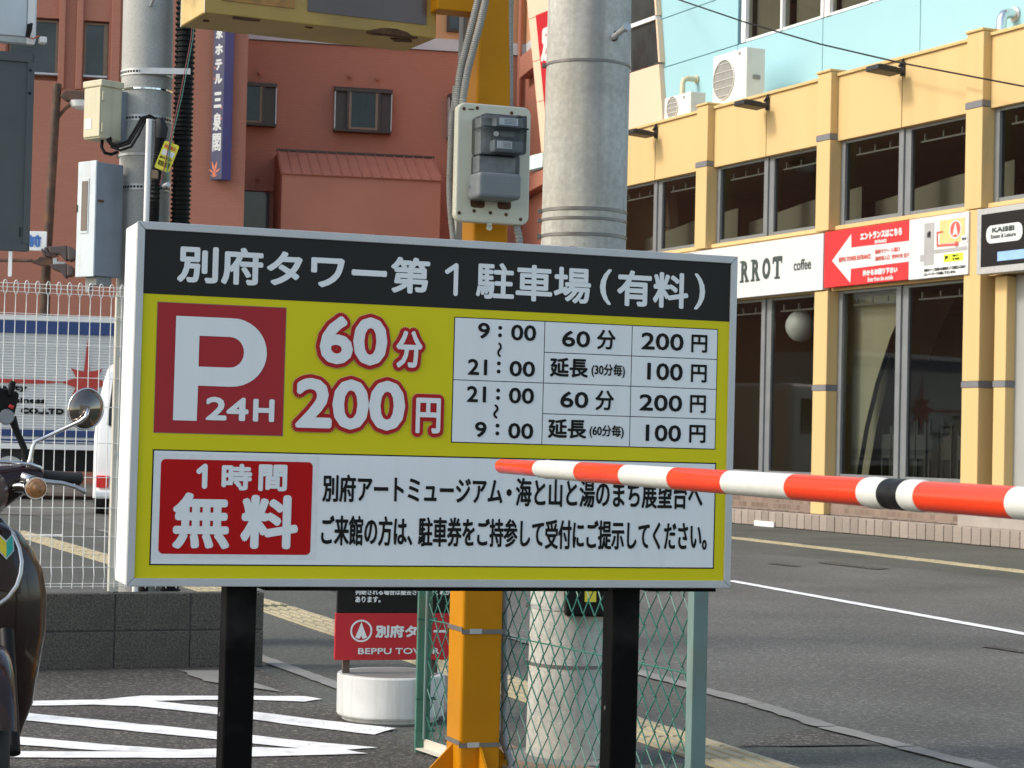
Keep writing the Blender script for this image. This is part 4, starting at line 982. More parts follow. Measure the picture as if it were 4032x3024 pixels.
db = thing("display_board", "yellow rusted display board hanging at the top beside the yellow pole", "display board", (-1.0956, 7.2, 2.707), .443)
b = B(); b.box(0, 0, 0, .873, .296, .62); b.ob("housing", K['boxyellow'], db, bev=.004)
b = B(); b.box(.375, -.004, .046, .832, -.0005, .57); b.ob("display_panel", K['panelbrown'], db)
b = B(); b.box(.06, -.004, .050, .325, -.0005, .57); b.ob("amber_panel", K['panelamber'], db)
for pts in ([(.10, -.004), (.16, -.008), (.20, -.004), (.21, .03), (.17, .045), (.11, .035)], [(.60, -.006), (.66, -.012), (.74, -.010), (.80, -.004), (.81, .03), (.76, .06), (.70, .035), (.64, .045), (.61, .03)], [(.72, .07), (.80, .06), (.82, .10), (.76, .12)], [(.03, .12), (.05, .115), (.055, .135), (.035, .14)], [(.38, .04), (.41, .035), (.41, .06)]):
    b = B(); b.prism(pts[::-1], -.0035, -.0006); b.ob("rust_patch", K['rust'], db)
b = B(); b.box(-.0015, .0085, .004, -.0004, .2845, .616); b.ob("sunlit_side", K['boxside'], db); b = B(); b.box(-.002, .0, .0, -.0004, .008, .62); b.box(-.002, .285, 0, -.0004, .296, .62); b.ob("side_lip", K['cream'], db)  # sunlight on the left face is painted in as a paler plate
pl = [(.62 + .05 * i + random.uniform(-.01, .01), -.0046, .001 + abs(random.gauss(0, .006))) for i in range(4)]
b = B(); b.add([(.60, -.0008, .0), (.78, -.0008, .0), (.76, -.0008, .012), (.72, -.0008, .02), (.66, -.0008, .018), (.62, -.0008, .006)], [(0, 1, 2, 3, 4, 5)]); b.ob("rust_stain", K['rust'], db)

mb = thing("electric_meter", "grey electric meter under a clear cover on a cream plate", "electric meter", (-.098, 7.46, 2.02), .36)
b = B()
T_ = Matrix.Rotation(math.radians(90), 4, 'X')
b.prism(rrect(-.14, 0, .14, .425, .03, 8), -.0, .04, T=Matrix.Rotation(math.radians(90), 4, 'X'))
b.ob("back_plate", K['meterplate'], mb, bev=.006, seg=3)
def mbx(name, m, u0, v0, u1, v1, y0, y1, bev=.006, parent=mb):
    f = lambda y: .041 + (y - .041) * 1.4
    b = B(); b.box(u0 - .010, -f(y1), v0, u1 - .010, -f(y0), v1); return b.ob(name, m, parent, bev=bev, seg=3)
mbx("terminal_cover", K['metercover'], -.088, .075, .075, .168, .041, .125, .014)
mbx("terminal_block", K['meterdark'], -.07, .169, .072, .232, .041, .085)
mbx("terminal_window", K['clear'], -.076, .1685, .078, .234, .0405, .105, .006)
bd = mbx("body", K['meterdark'], -.066, .236, .074, .368, .041, .088, .004); mbx("display_block", K['meterdark2'], -.026, .287, .076, .328, .0885, .105, .003)
mbx("upper_block", K['metercover'], -.026, .330, .078, .366, .0885, .122, .004)
mbx("lower_block", K['metercover'], -.034, .240, .078, .285, .0885, .125, .008)
mbx("clear_cover", K['clear'], -.078, .2345, .086, .372, .0405, .138, .012)
mbx("cover_rib", K['clear'], -.08, .322, .088, .327, .06, .141, .001)
lcd = mbx("lcd", K['stripgrey'], -.004, .297, .052, .318, .1055, .109, .001)
mbx("label", K['label'], -.014, .337, .056, .362, .1225, .1235, 0); mbx("label", K['label'], -.022, .253, .034, .279, .1255, .1265, 0)
lab = []
for k in range(4): lab.append((.005, .341 + k * .005, .05, .3435 + k * .005)); lab.append((-.0, .257 + k * .005, .030, .2595 + k * .005))
for q in lab: flat("label_print", [rect(q[0] - .01, q[1], q[2] - .01, q[3])], K['metergrey'], mb, -0.1569 if q[1] > .3 else -0.1611)
b = B(); b.cyl((-.026, -0.1313, .307), (-.026, -0.1362, .307), .009, n=20); b.ob("dial", K['label'], mb)
lettering(mb, K['meterdark'], -0.1369, [("00000", -.010, .3005, .038, .3145, .0005)], n=4)
for x, z in ((-.117, .402), (-.067, .408), (.064, .400), (.116, .388), (-.126, .030), (.108, .020), (-.07, .040), (-.008, .037), (.052, .034)):
    b = B(); b.cyl((x, -.0405, z), (x, -.042, z), .0065, n=12); b.ob("screw_hole", K['rust'], mb)
for x0, x1, z in ((-.10, -.08, .402), (.082, .102, .392)):
    b = B(); b.box(x0, -.042, z - .002, x1, -.0405, z + .002); b.ob("slot", K['rust'], mb)
for u0, u1 in ((-.085, -.03), (.018, .07)):
    flat("cable_hole", [rrect(u0, .052, u1, .085, .012)], K['rust'], mb, -.0412)
b = B(); b.box(-.105, -.075, .122, -.0885, -.06, .140); b.ob("seal_clip", K['chrome'], mb)
b = B(); b.cyl((-.008, -.03, -.016), (-.008, -.036, -.016), .010, n=14); b.box(-.016, -.036, -.014, .0, -.028, .004); b.ob("tab", K['meterplate'], mb)

def ribbed(pts, r, pitch, depth):
    """corrugated hose along a smoothed path"""
    pts = [Vector(p) for p in pts]
    dense = []
    for i in range(len(pts) - 1):
        p0, p1, p2, p3 = pts[max(i - 1, 0)], pts[i], pts[i + 1], pts[min(i + 2, len(pts) - 1)]
        k = max(2, int((p2 - p1).length / (pitch / 4)))
        for j in range(k):
            t = j / k
            dense.append(.5 * ((2 * p1) + (p2 - p0) * t + (2 * p0 - 5 * p1 + 4 * p2 - p3) * t * t + (3 * p1 - p0 - 3 * p2 + p3) * t ** 3))
    dense.append(pts[-1])
    return dense, [r - depth * (i % 4 in (2, 3)) for i in range(len(dense))]
def hose(name, lab, m, pts, r, pitch, depth, group=None, n=12, cat="conduit"):
    d, rr = ribbed(pts, r, pitch, depth)
    b = B(); b.tube(d, r, n, radii=rr)
    return tag(b.ob(name, m), lab, cat, group)
CG = "grey conduits on the yellow pole"
hose("conduit", "grey ribbed conduit slanting across the yellow pole, outer of the close pair", K['conduit'], [(-0.112, 7.409, 2.885), (-0.126, 7.411, 2.819), (-0.143, 7.413, 2.736), (-0.167, 7.416, 2.637), (-0.186, 7.418, 2.554), (-0.198, 7.420, 2.467), (-0.200, 7.421, 2.423)], .014, .0075, .0020, CG)
hose("conduit", "grey ribbed conduit slanting across the yellow pole, inner of the close pair", K['conduit'], [(-0.137, 7.419, 2.886), (-0.153, 7.421, 2.820), (-0.172, 7.423, 2.737), (-0.195, 7.426, 2.638), (-0.212, 7.428, 2.556), (-0.219, 7.430, 2.468), (-0.219, 7.431, 2.424)], .014, .0075, .0020, CG)
hose("conduit", "grey conduit curving past the left edge of the meter plate", K['conduit'], [(-0.227, 7.469, 2.518), (-0.230, 7.470, 2.463), (-0.238, 7.472, 2.386), (-0.241, 7.476, 2.248), (-0.241, 7.479, 2.137), (-0.232, 7.482, 2.033), (-0.223, 7.484, 1.961), (-0.219, 7.486, 1.890)], .012, .006, .0014, CG)
hose("conduit", "thin grey conduit straight up the right edge of the yellow pole", K['conduit'], [(-0.036, 7.578, 2.924), (-0.037, 7.580, 2.857), (-0.035, 7.584, 2.689), (-0.030, 7.590, 2.465)], .012, .008, .0014, CG)
hose("conduit", "short grey conduit leaving the meter plate at its lower right corner", K['conduit'], [(-0.001, 7.481, 2.049), (0.004, 7.482, 2.016), (0.014, 7.483, 1.972), (0.020, 7.485, 1.895)], .014, .012, .002, CG)
b = B(); b.tube([(-0.013, 7.696, 0.763), (-0.008, 7.702, 0.529), (-0.002, 7.708, 0.285), (-0.002, 7.691, 0.176), (0.006, 7.653, 0.126), (0.028, 7.614, 0.077), (0.046, 7.585, 0.027), (0.051, 7.536, -0.020)], .013, 10)
tag(b.ob("cable_sleeve", K['metergrey'], smooth=SM), "dark grey cable running down behind the foot of the yellow pole", "cable")
b = B(); b.box(-.03, -.03, 1.2, .03, .03, 3.6); b.box(.028, -.02, 1.4, .16, .02, 1.46); b.box(.028, -.02, 3.1, .16, .02, 3.16)
tag(b.ob("steel_post", K['conduit'], loc=(-0.227, 7.827, -0.099), rot=(0, .012, .3)), "slim grey post behind the conduits of the yellow pole", "post")

# ------------------------------------------------------------------ big concrete pole
cp = thing("concrete_pole", "thick weathered concrete utility pole right of the yellow pole", "utility pole", (.262, 8.235, 0), rot=(0, .004, 0))
def shaft(h, r0, r1, n=48):
    return [(r0 + (r1 - r0) * k / 8, h * k / 8) for k in range(9)]
b = B(); b.lathe(shaft(5.5, .1745, .158), 48); b.ob("shaft", K['concrete'], cp, smooth=SM)
def ring(root, z, r, m, hh=.008, name="band", buckle=True, tilt=0):
    b = B(); b.lathe([(r, -hh), (r + .003, -hh + .001), (r + .003, hh - .001), (r, hh)], 40, (0, 0, z), Matrix.Rotation(tilt, 4, 'Y')); o = b.ob(name, m, root, smooth=math.radians(50))
    if buckle:
        b = B(); b.box(-r - .016, -.02, z - hh * 1.2, -r - .003, .015, z + hh * 1.2); b.ob("buckle", K['band'], o)
for z, hh in ((2.735, .006), (2.155, .007), (2.118, .006), (2.055, .007), (.375, .007), (.60, .010)): ring(cp, z, .1745 - .0165 * z / 5.5, K['band' if z > .65 or z < .5 else 'galv'], hh)
b = B(); b.cyl((.085, -.13, 2.825), (.135, -.235, 2.85), .011, n=12); b.cyl((.132, -.225, 2.848), (.140, -.245, 2.853), .018, n=6); b.ob("step_bolt", K['galv'], cp)
b = B(); b.lathe([(.022, -.004), (.022, .004)], 14, (.09, -.135, 2.835), Matrix.Rotation(math.radians(80), 4, 'X')); b.ob("bolt_socket", K['rust'], cp)
b = B(); b.lathe([(.255, 0), (.255, .012), (.18, .02)], 32); b.ob("collar", K['gutter'], cp)
ub = thing("utility_box", "black box with yellow label strapped to the concrete pole behind the fence", "box", (.33, 8.02, .575), .1)
b = B(); b.box(-.105, 0, 0, .105, .07, .36); b.ob("case", K['blackplastic'], ub, bev=.012)
b = B(); b.box(-.032, -.003, .058, .012, -.0004, .21); b.ob("label", K['tagyellow'], ub)

# ------------------------------------------------------------------ left concrete pole and what hangs on it
lp2 = thing("concrete_pole", "concrete utility pole carrying cream and grey boxes by the mesh fence", "utility pole", (-2.205, 12.4, 0), rot=(0, -.006, 0))
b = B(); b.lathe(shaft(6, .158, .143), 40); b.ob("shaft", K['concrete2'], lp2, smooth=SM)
def perforated(z, r):
    b = B(); b.lathe([(r, -.018), (r + .003, -.018), (r + .003, .018), (r, .018)], 44, (0, 0, z)); o = b.ob("perforated_band", K['galv'], lp2, smooth=math.radians(50))
    b = B()
    for k in range(22):
        a = math.radians(-170 + k * 7.6); c, s_ = math.cos(a), math.sin(a); q = r + .0036
        b.add([(c * q - s_ * dx, s_ * q + c * dx, z + dz) for dx, dz in ((-.007, -.007), (.007, -.007), (.007, .007), (-.007, .007))], [(0, 1, 2, 3)])
    b.ob("slots", K['blackplastic'], o)['kind'] = 'stuff'
b = B(); b.box(-.01, -.165, 3.357, .285, -.158, 3.393); b.ob("band_tail", K['galv'], lp2)
perforated(3.375, .1515); perforated(3.10, .152); perforated(2.69, .1535)
ring(lp2, 3.275, .152, K['chrome'], .006); ring(lp2, 2.885, .153, K['galv'], .008)
b = B(); b.cyl((.04, -.145, 3.765), (.075, -.24, 3.79), .010, n=10); b.cyl((.072, -.232, 3.788), (.079, -.25, 3.793), .017, n=6); b.ob("step_bolt", K['galv'], lp2)
hose("corrugated_conduit", "wide black corrugated pipe running up the left concrete pole", K['blackplastic'], [(-1.985, 12.30, z) for z in (0, 1, 2, 3, 4.4)], .060, .0275, .010, n=20)
hose("corrugated_conduit", "slim black corrugated pipe beside the white pipe on the pole", K['blackplastic'], [(-2.125, 12.20, 0), (-2.125, 12.20, 1.5), (-2.122, 12.2, 2.6), (-2.108, 12.2, 2.85), (-2.10, 12.2, 2.99)], .030, .012, .004, n=14)
b = B(); b.tube([(-2.10, 12.2, 2.97), (-2.095, 12.2, 3.03), (-2.11, 12.2, 3.075), (-2.135, 12.2, 3.07)], .034, 12, radii=[.034, .040, .030, .016])
tag(b.ob("cable_tape", K['rubber'], smooth=SM), "black taped top end of the slim corrugated pipe", "tape")
b = B(); b.cyl((-2.150, 12.05, 0), (-2.142, 12.05, 3.06), .0165, n=14)
tag(b.ob("white_pipe", K['pvc'], smooth=SM), "white plastic pipe running up the left concrete pole", "pipe")
b = B()
for dx, dz in ((0, 0), (.012, -.02), (-.01, .012)):
    b.tube([(-2.40 + dx, 12.17, 2.965), (-2.385 + dx, 12.14, 2.925 + dz), (-2.33 + dx, 12.13, 2.905 + dz), (-2.27 + dx, 12.14, 2.93 + dz), (-2.235 + dx, 12.16, 3.0 + dz), (-2.20 + dx, 12.18, 3.08 + dz * .5), (-2.155 + dx, 12.19, 3.10 + dz * .3), (-2.11, 12.2, 3.07)], .008, 8)
b.tube([(-2.44, 12.2, 2.96), (-2.44, 12.18, 2.91), (-2.42, 12.18, 2.875), (-2.385, 12.2, 2.87), (-2.36, 12.25, 2.89)], .010, 8)
tag(b.ob("cable_loop", K['blackplastic'], smooth=SM), "black cables looping from under the cream box to the pole", "cable")
cbx = thing("cream_box", "cream plastic junction box high on the left concrete pole", "junction box", (-2.437, 12.11, 2.952), .85)
b = B(); b.box(0, .0, 0, .155, .155, .33); b.ob("case", K['cream'], cbx, bev=.008)
b = B(); b.box(-.008, -.012, .305, .160, .167, .345); b.ob("lid", K['cream'], cbx, bev=.006)
b = B(); b.box(-.007, .0, .012, -.0005, .15, .30); b.ob("door", K['cream'], cbx, bev=.003)
b = B(); b.box(-.0092, .075, .06, -.0075, .135, .12); b.ob("label", K['label'], cbx)
for z in (.06, .245):
    b = B(); b.box(.004, -.012, z - .025, .022, -.0005, z + .03); b.ob("latch", K['cream'], cbx, bev=.003)
b = B(); b.box(.1555, .02, -.01, .215, .06, .30); b.ob("bracket", K['greymetal'], cbx)
gm = thing("meter_cabinet", "pale blue grey steel meter cabinet with a window on the left pole", "meter cabinet", (-2.440, 12.08, 2.145), .85)
b = B(); b.box(0, 0, 0, .19, .165, .665); b.ob("case", K['greymetal'], gm, bev=.004)
b = B(); b.box(-.012, -.003, -.005, -.0006, .168, .672); dr = b.ob("door", K['paleblue'], gm, bev=.004)
b = B(); b.box(-.016, .055, .25, -.0125, .128, .57); b.ob("window_frame", K['paleblue'], dr, bev=.002)
b = B(); b.box(-.0185, .064, .265, -.0162, .119, .555); b.ob("window", K['panelbrown'], dr)
b = B(); b.box(-.02, .160, .38, -.0125, .170, .42); b.ob("latch", K['rust'], dr)
b = B(); b.box(.01, -.004, .43, .05, -.0006, .445); b.ob("rust_mark", K['rust'], gm)
b = B(); b.box(.03, .02, -.05, .14, .1, -.001); b.box(.05, .12, -.09, .075, .15, -.001); b.ob("cable_gland", K['metergrey'], gm)
tg = thing("warning_tag", "yellow warning tag hanging tilted on red and green wires by the pole", "tag", (-2.035, 12.06, 2.845), rot=(0, .35, .1))
b = B(); b.prism(rrect(-.045, -.085, .045, .085, .012), -.0, .003, T=Matrix.Rotation(math.radians(90), 4, 'X')); b.ob("plate", K['tagyellow'], tg)
lettering(tg, K['tagred'], -.0045, [("操作禁止", -.036, .045, .036, .068, .001)], n=4)
lettering(tg, K['letterblack'], -.0045, [("触れないで下さい", -.036, -.02, .036, -.004, .0005), ("取扱注意", -.036, -.062, .036, -.03, .0005)], n=4)
flat("white_field", [rect(-.036, .004, .036, .034)], K['label'], tg, -.0042)
b = B(); b.tube([(-1.885, 12.15, 4.3), (-1.912, 12.12, 3.55), (-1.96, 12.08, 3.2), (-2.018, 12.055, 2.90), (-2.03, 12.05, 2.75), (-2.02, 12.05, 2.70)], .003, 6)
tag(b.ob("green_wire", K['green']), "green earth wire hanging in front of the black corrugated pipe", "wire")
b = B(); b.tube([(-1.895, 12.15, 4.3), (-1.922, 12.12, 3.55), (-1.972, 12.08, 3.2), (-2.026, 12.055, 2.90), (-2.05, 12.05, 2.76), (-2.07, 12.05, 2.68)], .003, 6)
tag(b.ob("red_wire", K['wirered']), "red wire hanging in front of the black corrugated pipe", "wire")
b = B(); b.box(-2.125, 12.05, 2.715, -2.085, 12.09, 2.765); tag(b.ob("terminal_clip", K['tanframe'], bev=.004), "small brown terminal clip at the left of the yellow tag", "clip")
b = B(); b.cyl((-2.05, 12.07, 2.675), (-2.015, 12.02, 2.68), .014, n=12); tag(b.ob("pole_bolt", K['galv']), "galvanised bolt head just below the yellow tag", "bolt")

# ------------------------------------------------------------------ boards at the upper left
bp = thing("board_pole", "steel pole carrying the white and grey signboards outside the frame", "pole", (-2.95, 8.76, 0))
b = B(); b.cyl((0, 0, 0), (0, 0, 4.2), .05, n=20); b.ob("shaft", K['greymetal'], bp, smooth=SM)
wb = thing("white_board", "back of a white signboard with a small camera at its corner", "signboard", (-2.088, 8.955, 2.905), .36)
b = B(); b.box(-1.2, 0, 0, 0, .05, 1.0); b.ob("case", K['paleblue'], wb, bev=.02)
b = B(); b.box(-1.19, -.012, .03, -.045, -.0005, .98); b.ob("back_sheet", K['paleblue'], wb, bev=.004)
b = B(); b.box(-.042, -.008, .0, -.008, -.0006, .99); b.ob("rim", K['white'], wb, bev=.003)
sc_ = thing("security_camera", "small white camera beside the corner of the white signboard", "camera", (-2.085, 8.93, 2.91), .36)
b = B(); b.box(.015, -.02, .0, .045, .03, .027); b.ob("body", K['white'], sc_, bev=.004)
b = B(); b.tube([(-.03, 0, .02), (-.01, -.01, .015), (.01, -.01, .03), (.02, 0, .025)], .003); b.ob("cable", K['tagred'], sc_)
b = B(); b.tube([(-.04, -.012, .018), (-.036, -.016, .05), (-.034, -.012, .075)], .007, 8); b.tube([(-.035, -.012, .018), (-.026, -.016, .05), (-.022, -.012, .08)], .007, 8); b.ob("cable_tie", K['blackplastic'], sc_)
gb = thing("grey_board", "dark grey back of a hanging signboard below the white one", "signboard", (-2.095, 8.97, 2.015), .36)
b = B(); b.box(-1.2, 0, 0, 0, .07, .855); b.ob("case", K['boardgrey'], gb, bev=.004)
b = B(); b.box(-1.19, -.010, .0, -.012, -.0006, .028); b.box(-1.19, -.010, .815, -.012, -.0006, .853); b.box(-.030, -.010, .029, -.004, -.0006, .814); b.ob("rim", K['boardgrey'], gb)
b = B(); b.box(-.045, -.006, .06, -.042, -.0006, .10); b.cyl((-.02, -.012, .78), (-.02, -.0102, .78), .006); b.cyl((-.02, -.012, .68), (-.02, -.0102, .68), .006); b.ob("rivets", K['blackplastic'], gb)['kind'] = 'stuff'

# ------------------------------------------------------------------ block wall with white mesh fence
bw = thing("block_wall", "low two course concrete block wall under the white mesh fence", "wall", (-1.30, 11.205, 0), .369)
b = B(); b.box(-4.0, .006, 0, -.006, .114, .395); b.ob("mortar_core", K['mortar'], bw)
bk = B(); bk.box(0, 0, 0, .394, .12, .194); bk_me = bk.mesh("block", K['block'])
for r_ in range(2):
    for k in range(10): link("block", bk_me, bw, (-.4 * (k + 1) + .003, random.uniform(-.001, .002), .003 + r_ * .2), bev=.006)
mf = thing("mesh_fence", "white welded mesh fence with looped top standing on the block wall", "fence", (-1.30, 11.205, .4), .369)
bl_ = lambda z: -.022 * math.exp(-((z - .09) / .035) ** 2)
def vwire():
    b = B(); zs = [.02, .045, .06, .075, .09, .105, .12, .145, .3, .6, 1.0, 1.4, 1.53]
    b.tube([(0, .058 + bl_(z), z) for z in zs] + [(0, .058, 1.535), (-.0, .055, 1.545)], .0026, 5)
    b.tube([(.011 * math.cos(a / 7 * math.pi), .055, 1.58 + .036 * math.sin(a / 7 * math.pi)) for a in range(14)], .0024, 5, closed=True)
    return b.mesh("vertical_wire", K['wire'])
vw = vwire()
for k in range(72): link("vertical_wire", vw, mf, (-.03 - .055 * k, random.uniform(-.001, .001), 0))
for z in (1.60, 1.58, 1.556, 1.445, 1.43, 1.29, 1.12, .97, .78, .60, .44, .29, .13, .045, .03):
    b = B(); b.cyl((-4.0, .0625 + bl_(z), z), (-.0, .0625 + bl_(z), z), .0021, n=5); b.ob("horizontal_wire", K['wire'], mf)
for x in (-.80, -2.80, -.03):
    b = B(); b.box(x - .026, .068, .0, x + .026, .116, 1.56); p = b.ob("fence_post", K['beigepost'], mf, bev=.004)
    for z in (.72, 1.25):
        b = B(); b.cyl((x, .0675, z), (x, .058, z), .014, n=14); b.ob("clamp", K['galv'], p)

# ------------------------------------------------------------------ green chain link fence
cf = thing("chain_link_fence", "short green chain link fence with square posts behind the sign", "fence", (-.325, 8.29, 0), math.atan2(-1.79, .92))
FL = 2.013
def fpost(x, m, rz, hh, h=.025):
    b = B(); b.box(-h, -h, 0, h, h, hh); o = b.ob("fence_post", m, cf, (x, 0, 0), (0, 0, rz), bev=.003); return o
p0 = fpost(0, K['greenpost'], 1.096 + .12, 1.28, .028); p1 = fpost(FL, K['greenpost2'], 1.096 + .30, 1.28)
for z in (.09, .215, .53, .9):
    b = B(); b.box(-.028, -.028, z - .003, .05, .028, z + .003); b.ob("clip", K['green'], p0)
b = B(); b.cyl((.04, -.01, .06), (.04, -.01, 1.25), .006, n=8); b.ob("edge_rod", K['greenpost2'], cf)
for z in (.53, 1.18):
    b = B(); b.cyl((.03, .0, z), (FL - .025, 0, z), .0028, n=6); b.ob("tension_wire", K['green'], cf)
b = B(); b.box(.03, -.005, .02, FL - .03, .0, .06); b.box(.03, -.04, .02, FL - .03, -.0055, .025); b.ob("bottom_rail", K['beigepost'], cf)
w_, hrow = .040, .056
mesh_ = B()
for i in range(int((FL - .08) / w_)):
    x0 = .045 + i * w_; pts = []
    for j in range(22):
        x = x0 + (w_ + .004 if (j + i) % 2 else -.004); z = .04 + j * hrow; yy = .0035 if (j % 2) else -.0035
        nx = x0 + (w_ + .004 if (j + 1 + i) % 2 else -.004)
        pts += [Vector((x, yy, z)), Vector((x + (nx - x) * .12, -yy * .2, z + hrow * .06)), Vector((x + (nx - x) * .9, -yy * .9, z + hrow * .93))]
    mesh_.tube(pts, .0026, 4)
mo = mesh_.ob("wire_mesh", K['green'], cf); mo['kind'] = 'stuff'

# ------------------------------------------------------------------ notice board in a white concrete drum
nb = thing("notice_board", "red and black notice board set in a white concrete drum", "notice board", (-.505, 9.24, -.0), .25)
b = B(); b.lathe([(.205, 0), (.214, .008), (.214, .026), (.234, .027), (.237, .034), (.238, .200), (.234, .206), (.20, .2065)], 48); b.ob("drum", K['drum'], nb, smooth=math.radians(22))
b = B(); b.lathe([(.206, .2068), (.206, .2085)], 36); b.ob("drum_fill", K['gutter'], nb)
for x in (-.205, .19):
    b = B(); b.box(x - .015, -.02, .209, x + .015, .01, 1.12); b.ob("leg", K['woodbrown'], nb)
b = B(); b.box(-.262, -.05, .268, .262, -.0205, .473); b.ob("red_panel", K['boardred'], nb, bev=.002)
b = B(); b.box(-.256, -.049, .4735, .256, -.0205, 1.14); b.ob("black_panel", K['signblack'], nb, bev=.002)
flat("logo_ring", [ell(-.148, .396, .049, .049), ell(-.148, .396, .041, .041)], K['signwhite'], nb, -.052)
flat("logo_tower", [[(x, z - .022) for x, z in [(-.148, .458), (-.138, .43), (-.122, .39), (-.135, .384), (-.142, .384), (-.148, .398), (-.154, .384), (-.161, .384), (-.174, .39), (-.158, .43)]]], K['signwhite'], nb, -.0522)
lettering(nb, K['signwhite'], -.052, [("別府タワー", -.085, .366, .232, .422, .0028), ("BEPPU TOWER", -.16, .294, .205, .321, .0009)])
lettering(nb, K['signwhite'], -.051, [("判断される場合は撤去させて頂く事が", -.178, .553, .25, .579, .0011), ("あります。", -.178, .520, -.065, .547, .0011)], n=6)

# ------------------------------------------------------------------ maroon scooter parked at the left
mc = thing("scooter", "dark maroon scooter with chrome mirror and beginner mark parked by the fence", "scooter", (-1.69, 6.62, 0), .35)
rows_ = [(.985, .02, .03), (.956, .066, .06), (.92, .137, .085), (.86, .183, .10), (.796, .215, .112), (.716, .230, .12), (.595, .230, .12), (.515, .217, .115), (.37, .196, .10), (.24, .148, .08), (.167, .104, .06)]
def cowl_y(x, w, d): return -d * max(0, 1 - (x / w) ** 2) ** .6
b = B(); n_ = 25
b.grid([[(w * math.sin(math.pi / 2 * t), -d * abs(math.cos(math.pi / 2 * t)) ** 1.1 + .02, z) for t in [(-1 + 2 * k / (n_ - 1)) for k in range(n_)]] for z, w, d in rows_])
nb_ = len(b.v)
b.grid([[(w * .94 * math.sin(math.pi / 2 * t), .05 - d * .25 * abs(math.cos(math.pi / 2 * t)), z) for t in [(1 - 2 * k / (n_ - 1)) for k in range(n_)]] for z, w, d in rows_])
R_ = len(rows_)
for i in range(R_ - 1):
    b.f.append((i * n_ + n_ - 1, nb_ + i * n_, nb_ + (i + 1) * n_, (i + 1) * n_ + n_ - 1)); b.f.append((nb_ + i * n_ + n_ - 1, i * n_, (i + 1) * n_, nb_ + (i + 1) * n_ + n_ - 1))
b.ob("leg_shield", K['maroon'], mc, smooth=math.radians(60))
def surf(x, z, lift=.004):
    for (z1, w1, d1), (z0, w0, d0) in zip(rows_, rows_[1:]):
        if z0 <= z <= z1:
            t = (z - z0) / (z1 - z0); w = w0 + (w1 - w0) * t; d = d0 + (d1 - d0) * t
            q = math.asin(max(-1, min(1, x / w))); return Vector((x, -d * abs(math.cos(q)) ** 1.1 + .02 - lift, z))
    return Vector((x, -.1, z))
tr = [(.060, .968), (.086, .946), (.112, .912), (.130, .870), (.138, .827), (.134, .790), (.122, .752), (.095, .716), (.062, .692), (0, .672)]
b = B(); b.tube([surf(x, z, .002) for x, z in tr] + [surf(-x, z, .002) for x, z in tr[-2::-1]], .0075, 10); b.ob("chrome_trim", K['silver'], mc, smooth=True)
for k, (m, sx) in enumerate((("markyellow", -1), ("markgreen", 1))):
    c = Vector((.088, 0, .875)); P_ = [(0, -.034), (sx * .021, -.012), (sx * .021, .034), (0, .012)]
    b = B(); b.add([surf(c.x + x, c.z + z, .007) for x, z in P_], [(0, 1, 2, 3)]); b.ob("beginner_mark", K[m], mc)
b = B(); b.add([surf(.088 + x, .875 + z, .005) for x, z in ((0, -.040), (.025, -.014), (.025, .042), (0, .019), (-.025, .042), (-.025, -.014))], [(0, 1, 2, 3), (0, 3, 4, 5)]); b.ob("mark_edge", K['whitesign'], mc)
# dark wheel arch and front fork
b = B(); b.grid([[(x, surf(x, z, .012).y, z) for x in [w * t for t in (-1, -.8, -.5, 0, .5, .8, 1)]] for z, w in ((.56, .05), (.53, .10), (.46, .135), (.36, .145), (.26, .125), (.18, .09))])
b.ob("wheel_arch", K['darkgloss'], mc, smooth=True)
def wheel(y, x=0, R=.275):
    b = B(); b.tube([(x, y + (R - .035) * math.cos(a / 20 * math.pi), R + (R - .035) * math.sin(a / 20 * math.pi)) for a in range(40)], .037, 12, closed=True); w = b.ob("wheel", K['rubber'], mc, smooth=True)
    b = B(); b.tube([(x, y + (R - .078) * math.cos(a / 20 * math.pi), R + (R - .078) * math.sin(a / 20 * math.pi)) for a in range(40)], .014, 8, closed=True); b.ob("rim", K['chrome'], w, smooth=True)
    b = B(); b.cyl((x - .045, y, R), (x + .045, y, R), .045, n=16)
    for a in range(18):
        t = a * 2 * math.pi / 18; b.cyl((x + (.02 if a % 2 else -.02), y + .03 * math.cos(t), R + .03 * math.sin(t)), (x, y + (R - .08) * math.cos(t + .2), R + (R - .08) * math.sin(t + .2)), .002, n=5, caps=False)
    b.ob("hub", K['silver'], w)
wheel(-.41, .012); wheel(.80)
b = B(); rows = []
for k in range(13):
    a = math.radians(10 + 150 * k / 12); R2 = .30
    rows.append([(.005 + .058 * math.sin(q), -.41 + (R2 + .035 * math.cos(q)) * math.cos(a) , .275 + (R2 + .035 * math.cos(q)) * math.sin(a)) for q in [math.radians(-95 + 19 * j) for j in range(11)]])
b.grid(rows); b.ob("front_fender", K['maroon'], mc, smooth=True)
for sx in (-1, 1):
    b = B(); b.cyl((.012 + sx * .075, -.41, .275), (.012 + sx * .07, -.18, .62), .022, .025, 14); b.ob("fork_leg", K['blackplastic'], mc, smooth=SM)
